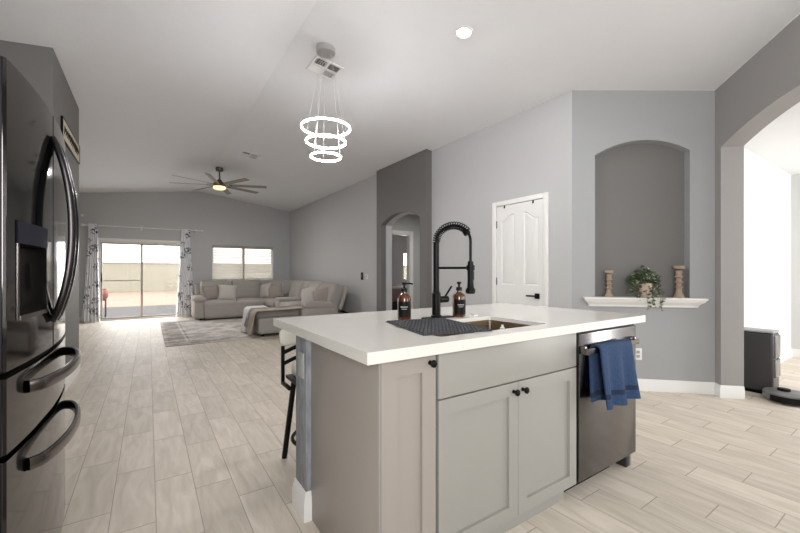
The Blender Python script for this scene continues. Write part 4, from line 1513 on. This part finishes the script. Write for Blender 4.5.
# bed beyond the passage
t = thing('bed', 'bed with dusty pink covers in the dark room beyond the narrow arch', 'bed', (6.3, 9.7, 0))
bm = B(); box(bm, 5.4, 7.2, 8.75, 10.75, 0.12, 0.36, 0.01); mk('frame', bm, FRSIDE, t)
bm = B(); rbox(bm, (6.3, 9.75, 0.52), (0.90, 0.99, 0.19), 0.09, 4, 0.03); mk('cover', bm, BED, t, 60)
for x in (5.45, 7.15):
    for y in (8.8, 10.7):
        bm = B(); box(bm, x - 0.03, x + 0.03, y - 0.03, y + 0.03, 0, 0.12); mk('leg', bm, FRSIDE, t)

# ================================================================ bar stool behind the island
SX, SY = 0.915, 2.20
t = thing('bar_stool', 'black metal counter stool with cream seat and backrest behind the island', 'bar stool', (SX, SY, 0))
bm = B(); rbox(bm, (SX + 0.02, SY - 0.03, 0.565), (0.195, 0.19, 0.048), 0.04, 4, 0.02); mk('seat', bm, CREAM, t, 60)
bm = B(); box(bm, SX - 0.20, SX + 0.20, SY - 0.20, SY + 0.16, 0.505, 0.526, 0.004); mk('seat_frame', bm, BLACKM, t)
for sx in (-1, 1):
    for sy in (-1, 1):
        bm = B(); bow(bm, [(SX + sx * 0.16, SY - 0.02 + sy * 0.13, 0.51), (SX + sx * 0.205, SY - 0.02 + sy * 0.19, 0.0)], 0.015, 0.015, (0, 1, 0)); mk('leg', bm, BLACKM, t)
bm = B(); tube(bm, [(SX + 0.205 * cos(a), SY - 0.02 + 0.19 * sin(a), 0.17) for a in [2 * pi * k / 40 for k in range(40)]], 0.011, 8, closed=True); mk('foot_ring', bm, BLACKM, t)
yb = SY + 0.20
for s in (-1, 1):
    bm = B(); box(bm, SX + s * 0.205 - 0.010, SX + s * 0.205 + 0.010, yb - 0.010, yb + 0.010, 0.455, 0.70, 0.002); box(bm, SX + s * 0.205 - 0.010, SX + s * 0.205 + 0.010, SY + 0.05, yb - 0.010, 0.455, 0.475, 0.002); mk('back_post', bm, BLACKM, t)
for z, dz in ((0.585, 0.0), (0.655, 0.0)):
    pts = [(SX - 0.205 + 0.41 * k / 16, yb + 0.05 * sin(pi * k / 16), z + 0.035 * sin(pi * k / 16)) for k in range(17)]
    bm = B(); bow(bm, pts, 0.013, 0.006, (0, 0, 1)); mk('back_slat', bm, BLACKM, t)
bm = B()
n = 16
rows = []
for k in range(n + 1):
    u = k / n
    rows.append(Vector((SX - 0.225 + 0.45 * u, yb + 0.045 * sin(pi * u), 0.755)))
rg = []
for k, c in enumerate(rows):
    e = 0.6 if k in (0, n) else 1
    rg.append([bm.verts.new(c + Vector((0, 0.024 * cos(a) * e, 0.062 * e * (abs(sin(a)) ** 0.6) * (1 if sin(a) > 0 else -1)))) for a in [2 * pi * j / 14 for j in range(14)]])
for a, b in zip(rg, rg[1:]):
    for j in range(14):
        bm.faces.new([a[j], a[(j + 1) % 14], b[(j + 1) % 14], b[j]])
bm.faces.new(rg[0]); bm.faces.new(rg[-1])
mk('backrest', bm, CREAM, t, 60)

# ================================================================ niche: shelf, candle holders, plant
bm = B()
prof = [(0.10, 0.84), (0.10, 0.92), (-0.075, 0.92), (-0.075, 0.905), (-0.066, 0.898), (-0.058, 0.880), (-0.036, 0.862), (-0.022, 0.845), (-0.022, 0.832), (-0.014, 0.826), (0.0, 0.826), (0.0, 0.84)]
s0, s1 = 0.10, 1.185
prof = [(0.0, 0.826), (0.0, 0.92), (-0.075, 0.92), (-0.075, 0.905), (-0.066, 0.898), (-0.058, 0.880), (-0.036, 0.862), (-0.022, 0.845), (-0.022, 0.832), (-0.014, 0.826)]
e = []
for end, s, sg in ((0, s0, 1), (1, s1, -1)):
    e.append([bm.verts.new(fn(s + sg * (0.075 + d) if d < 0 else s + sg * 0.075, z, d)) for d, z in prof])
# the moulding returns at both ends: cap built by mitring to the wall
m0 = [bm.verts.new(fn(s0 + (0.075 + d), z, 0)) for d, z in prof]
m1 = [bm.verts.new(fn(s1 - (0.075 + d), z, 0)) for d, z in prof]
n = len(prof)
for a, b in ((e[0], e[1]), (m0, e[0]), (e[1], m1)):
    for i in range(n - 1):
        bm.faces.new([a[i], a[i + 1], b[i + 1], b[i]])
bm.faces.new([m0[i] for i in range(n)]); bm.faces.new([m1[i] for i in range(n)])
bmesh.ops.remove_doubles(bm, verts=bm.verts[:], dist=1e-5)
box_f = [fn(0.2185, 0.905, -0.01), fn(1.0675, 0.905, -0.01), fn(1.0675, 0.905, 0.0995), fn(0.2185, 0.905, 0.0995)]
lo = [bm.verts.new((p[0], p[1], 0.902)) for p in box_f]; hi = [bm.verts.new((p[0], p[1], 0.9205)) for p in box_f]
bm.faces.new(lo); bm.faces.new(hi)
for i in range(4):
    bm.faces.new([lo[i], lo[(i + 1) % 4], hi[(i + 1) % 4], hi[i]])
tag(mk('niche_shelf', bm, TRIM, base=fn(0.64, 0.826, 0), smooth=25), 'white moulded ledge along the foot of the arched wall niche', 'shelf')


def candle(s, k, rk, label):
    c = fn(s, 0, 0.028)
    zb = 0.921
    H = k
    pr = [(0, 0), (0.043, 0), (0.043, 0.03), (0.037, 0.06), (0.030, 0.11), (0.023, 0.17), (0.021, 0.30), (0.021, 0.31), (0.033, 0.325), (0.033, 0.345), (0.021, 0.36), (0.020, 0.46), (0.031, 0.48), (0.032, 0.50), (0.021, 0.52), (0.021, 0.62), (0.033, 0.645), (0.033, 0.665), (0.023, 0.69), (0.024, 0.85), (0.034, 0.90), (0.042, 0.915), (0.042, 0.985), (0.038, 1.0), (0, 1.0)]
    pr = [(r * rk, z * H) for r, z in pr]
    t = thing('candle_holder', label, 'candle holder', (c[0], c[1], zb), 'wooden candle holders in the niche')
    bm = B(); lathe(bm, pr[:-5], (c[0], c[1], zb), 20); mk('stem', bm, WOODC, t, 35)
    bm = B(); lathe(bm, [(0, 0.90 * H)] + [(rk * 0.034, 0.90 * H)] + pr[-4:], (c[0], c[1], zb), 20); mk('cup', bm, WOODC, t, 35)


candle(0.357, 0.268, 1.0, 'shorter turned wood candle holder left of the potted plant')
candle(0.985, 0.312, 1.16, 'taller turned wood candle holder right of the potted plant')

PC = Vector(fn(0.672, 0.921, 0.0))
t = thing('potted_plant', 'trailing green ivy in a beige pot on the niche ledge', 'plant', tuple(PC))
bm = B(); lathe(bm, [(0, 0.921), (0.056, 0.921), (0.058, 0.925), (0.062, 1.058), (0.062, 1.062), (0.056, 1.062), (0.054, 1.045), (0, 1.045)], (PC.x, PC.y, 0), 28); mk('pot', bm, POT, t)
bm = B(); lathe(bm, [(0, 1.045), (0.053, 1.045), (0.03, 1.056), (0, 1.058)], (PC.x, PC.y, 0), 18); mk('soil', bm, mat('potting_soil', (60, 50, 42), 0.95), t)
sv, nv = Vector((R2, -R2, 0)), Vector((-R2, -R2, 0))


def leaf(bm, p, size, rnd):
    d = Vector((rnd.uniform(-1, 1), rnd.uniform(-1, 1), rnd.uniform(-0.5, 0.6))).normalized()
    up = Vector((rnd.uniform(-0.6, 0.6), rnd.uniform(-0.6, 0.6), 1)) + nv * 0.5
    s = d.cross(up).normalized()
    u = s.cross(d).normalized()
    pts = [(0, 0, 0), (0.25, 0.42, 0.10), (0.6, 0.36, 0.10), (1.0, 0, -0.08), (0.6, -0.36, 0.10), (0.25, -0.42, 0.10)]
    vs = [bm.verts.new(p + (d * a + s * b + u * c) * size) for a, b, c in pts]
    vs2 = [bm.verts.new(p + (d * a + s * b + u * (c - 0.06)) * size) for a, b, c in pts]
    mid = bm.verts.new(p + d * 0.5 * size); mid2 = bm.verts.new(p + (d * 0.5 - u * 0.06) * size)
    for i in range(6):
        j = (i + 1) % 6
        bm.faces.new([mid, vs[i], vs[j]]); bm.faces.new([mid2, vs2[j], vs2[i]]); bm.faces.new([vs[i], vs2[i], vs2[j], vs[j]])


rnd = random.Random(11)
bm = B(); bm2 = B(); bs = B()
top = PC + Vector((0, 0, 0.14))
for k in range(300):
    a, rr = rnd.uniform(0, 2 * pi), rnd.random() ** 0.5
    s_, d_ = 0.145 * rr * cos(a), 0.062 * rr * sin(a)
    zz = 0.145 * (1 - rr * rr) * rnd.uniform(0.25, 1.0) + rnd.uniform(-0.035, 0.03)
    p = top + sv * (s_ - 0.012) + nv * (d_ + 0.012) + Vector((0, 0, zz + 0.015))
    leaf(bm if rnd.random() < 0.8 else bm2, p, rnd.uniform(0.024, 0.04), rnd)
trails = [(-0.115, 0.035, 0.13, 0.05), (-0.065, 0.05, 0.16, 0.0), (-0.03, 0.085, 0.25, 0.03), (0.02, 0.092, 0.23, 0.035), (-0.005, 0.09, 0.19, 0.05), (0.09, 0.03, 0.10, 0.03), (0.085, 0.085, 0.26, 0.03), (0.11, 0.07, 0.20, 0.02), (-0.10, 0.02, 0.09, -0.03), (-0.14, 0.03, 0.10, -0.01)]
for s_, d_, L_, drift in trails:
    pts = []
    for k in range(9):
        u = k / 8
        p = top + sv * (s_ * min(1, 0.35 + u * 1.3) + drift * u) + nv * (d_ * min(1, 0.2 + u * 1.6)) + Vector((0, 0, 0.03 * (1 - u) - L_ * u))
        pts.append(p)
    tube(bs, pts, 0.0018, 5)
    for k in range(1, 9):
        for q in range(2):
            leaf(bm if rnd.random() < 0.72 else bm2, pts[k] + Vector((rnd.uniform(-0.008, 0.008), rnd.uniform(-0.008, 0.008), 0)), rnd.uniform(0.020, 0.034), rnd)
o = mk('foliage', bm, LEAF, t, 0); o['kind'] = 'stuff'
o = mk('pale_foliage', bm2, LEAF2, t, 0, label='cream variegated leaves'); o['kind'] = 'stuff'
mk('vine_stems', bs, STEMM, t)

# outlet under the niche
c = fn(0.61, 0.36, 0)
t = thing('wall_outlet', 'white outlet plate low on the wall under the niche', 'outlet', (c[0], c[1], 0.30))
M4 = Matrix.Translation((c[0], c[1], 0.36)) @ Matrix.Rotation(-pi / 4, 4, 'Z')
bm = B(); box(bm, -0.036, 0.036, -0.007, -0.0004, -0.058, 0.058, 0.003, 2, M4); mk('cover_plate', bm, WHITEPL, t)
bm = B()
for z in (-0.021, 0.021):
    box(bm, -0.016, 0.016, -0.0095, -0.006, z - 0.014, z + 0.014, 0.002, 2, M4)
mk('socket', bm, GREYPL, t)

# ================================================================ robot vacuum and its dock in the hall
t = thing('vacuum_dock', 'tall dark grey robot vacuum dock against the white hall wall', 'vacuum dock', (5.04, 1.13, 0))
bm = B(); box(bm, 4.93, 5.15, 0.985, 1.275, 0.012, 0.585, 0.02, 4); mk('housing', bm, DOCK, t)
bm = B(); box(bm, 4.928, 5.152, 0.983, 1.277, 0.585, 0.603, 0.008, 3); mk('lid', bm, GREYPL, t)
bm = B(); box(bm, 4.955, 5.125, 0.972, 0.99, 0.16, 0.33, 0.006); box(bm, 4.955, 5.125, 0.972, 0.99, 0.345, 0.56, 0.006); mk('tank_window', bm, DOCKL, t)
bm = B(); box(bm, 4.90, 5.17, 0.93, 1.275, 0.0005, 0.012, 0.004); mk('base_plate', bm, BLACKP, t)
RV = (4.80, 0.865)
t = thing('robot_vacuum', 'low round dark robot vacuum parked in front of its dock', 'robot vacuum', (RV[0], RV[1], 0))
bm = B(); lathe(bm, [(0, 0.012), (0.150, 0.012), (0.166, 0.022), (0.168, 0.07), (0.163, 0.082), (0.15, 0.086), (0, 0.088)], (RV[0], RV[1], 0), 40); mk('shell', bm, ROBOT, t, 30)
bm = B()
pa = []
for r0, z0, z1 in ((0.1695, 0.02, 0.072),):
    n = 24
    ra, rb, rc, rd = [], [], [], []
    for k in range(n + 1):
        a = radians(150) + radians(200) * k / n
        for lst, (rr, zz) in zip((ra, rb, rc, rd), ((0.1682, z0), (0.172, z0), (0.172, z1), (0.1682, z1))):
            lst.append(bm.verts.new((RV[0] + rr * cos(a), RV[1] + rr * sin(a), zz)))
    for a_, b_ in ((ra, rb), (rb, rc), (rc, rd), (rd, ra)):
        for k in range(n):
            bm.faces.new([a_[k], a_[k + 1], b_[k + 1], b_[k]])
    bm.faces.new([l[0] for l in (ra, rb, rc, rd)]); bm.faces.new([l[n] for l in (ra, rb, rc, rd)])
mk('bumper', bm, BLACKP, t)
bm = B(); lathe(bm, [(0.0, 0.0875), (0.045, 0.0875), (0.045, 0.104), (0.04, 0.108), (0, 0.108)], (RV[0] + 0.03, RV[1] + 0.03, 0), 24); mk('sensor_turret', bm, BLACKP, t)
for s in (-1, 1):
    bm = B(); tube(bm, [(RV[0] + s * 0.11 - 0.01, RV[1], 0.032), (RV[0] + s * 0.11 + 0.01, RV[1], 0.032)], 0.0315, 16); mk('wheel', bm, BLACKP, t)
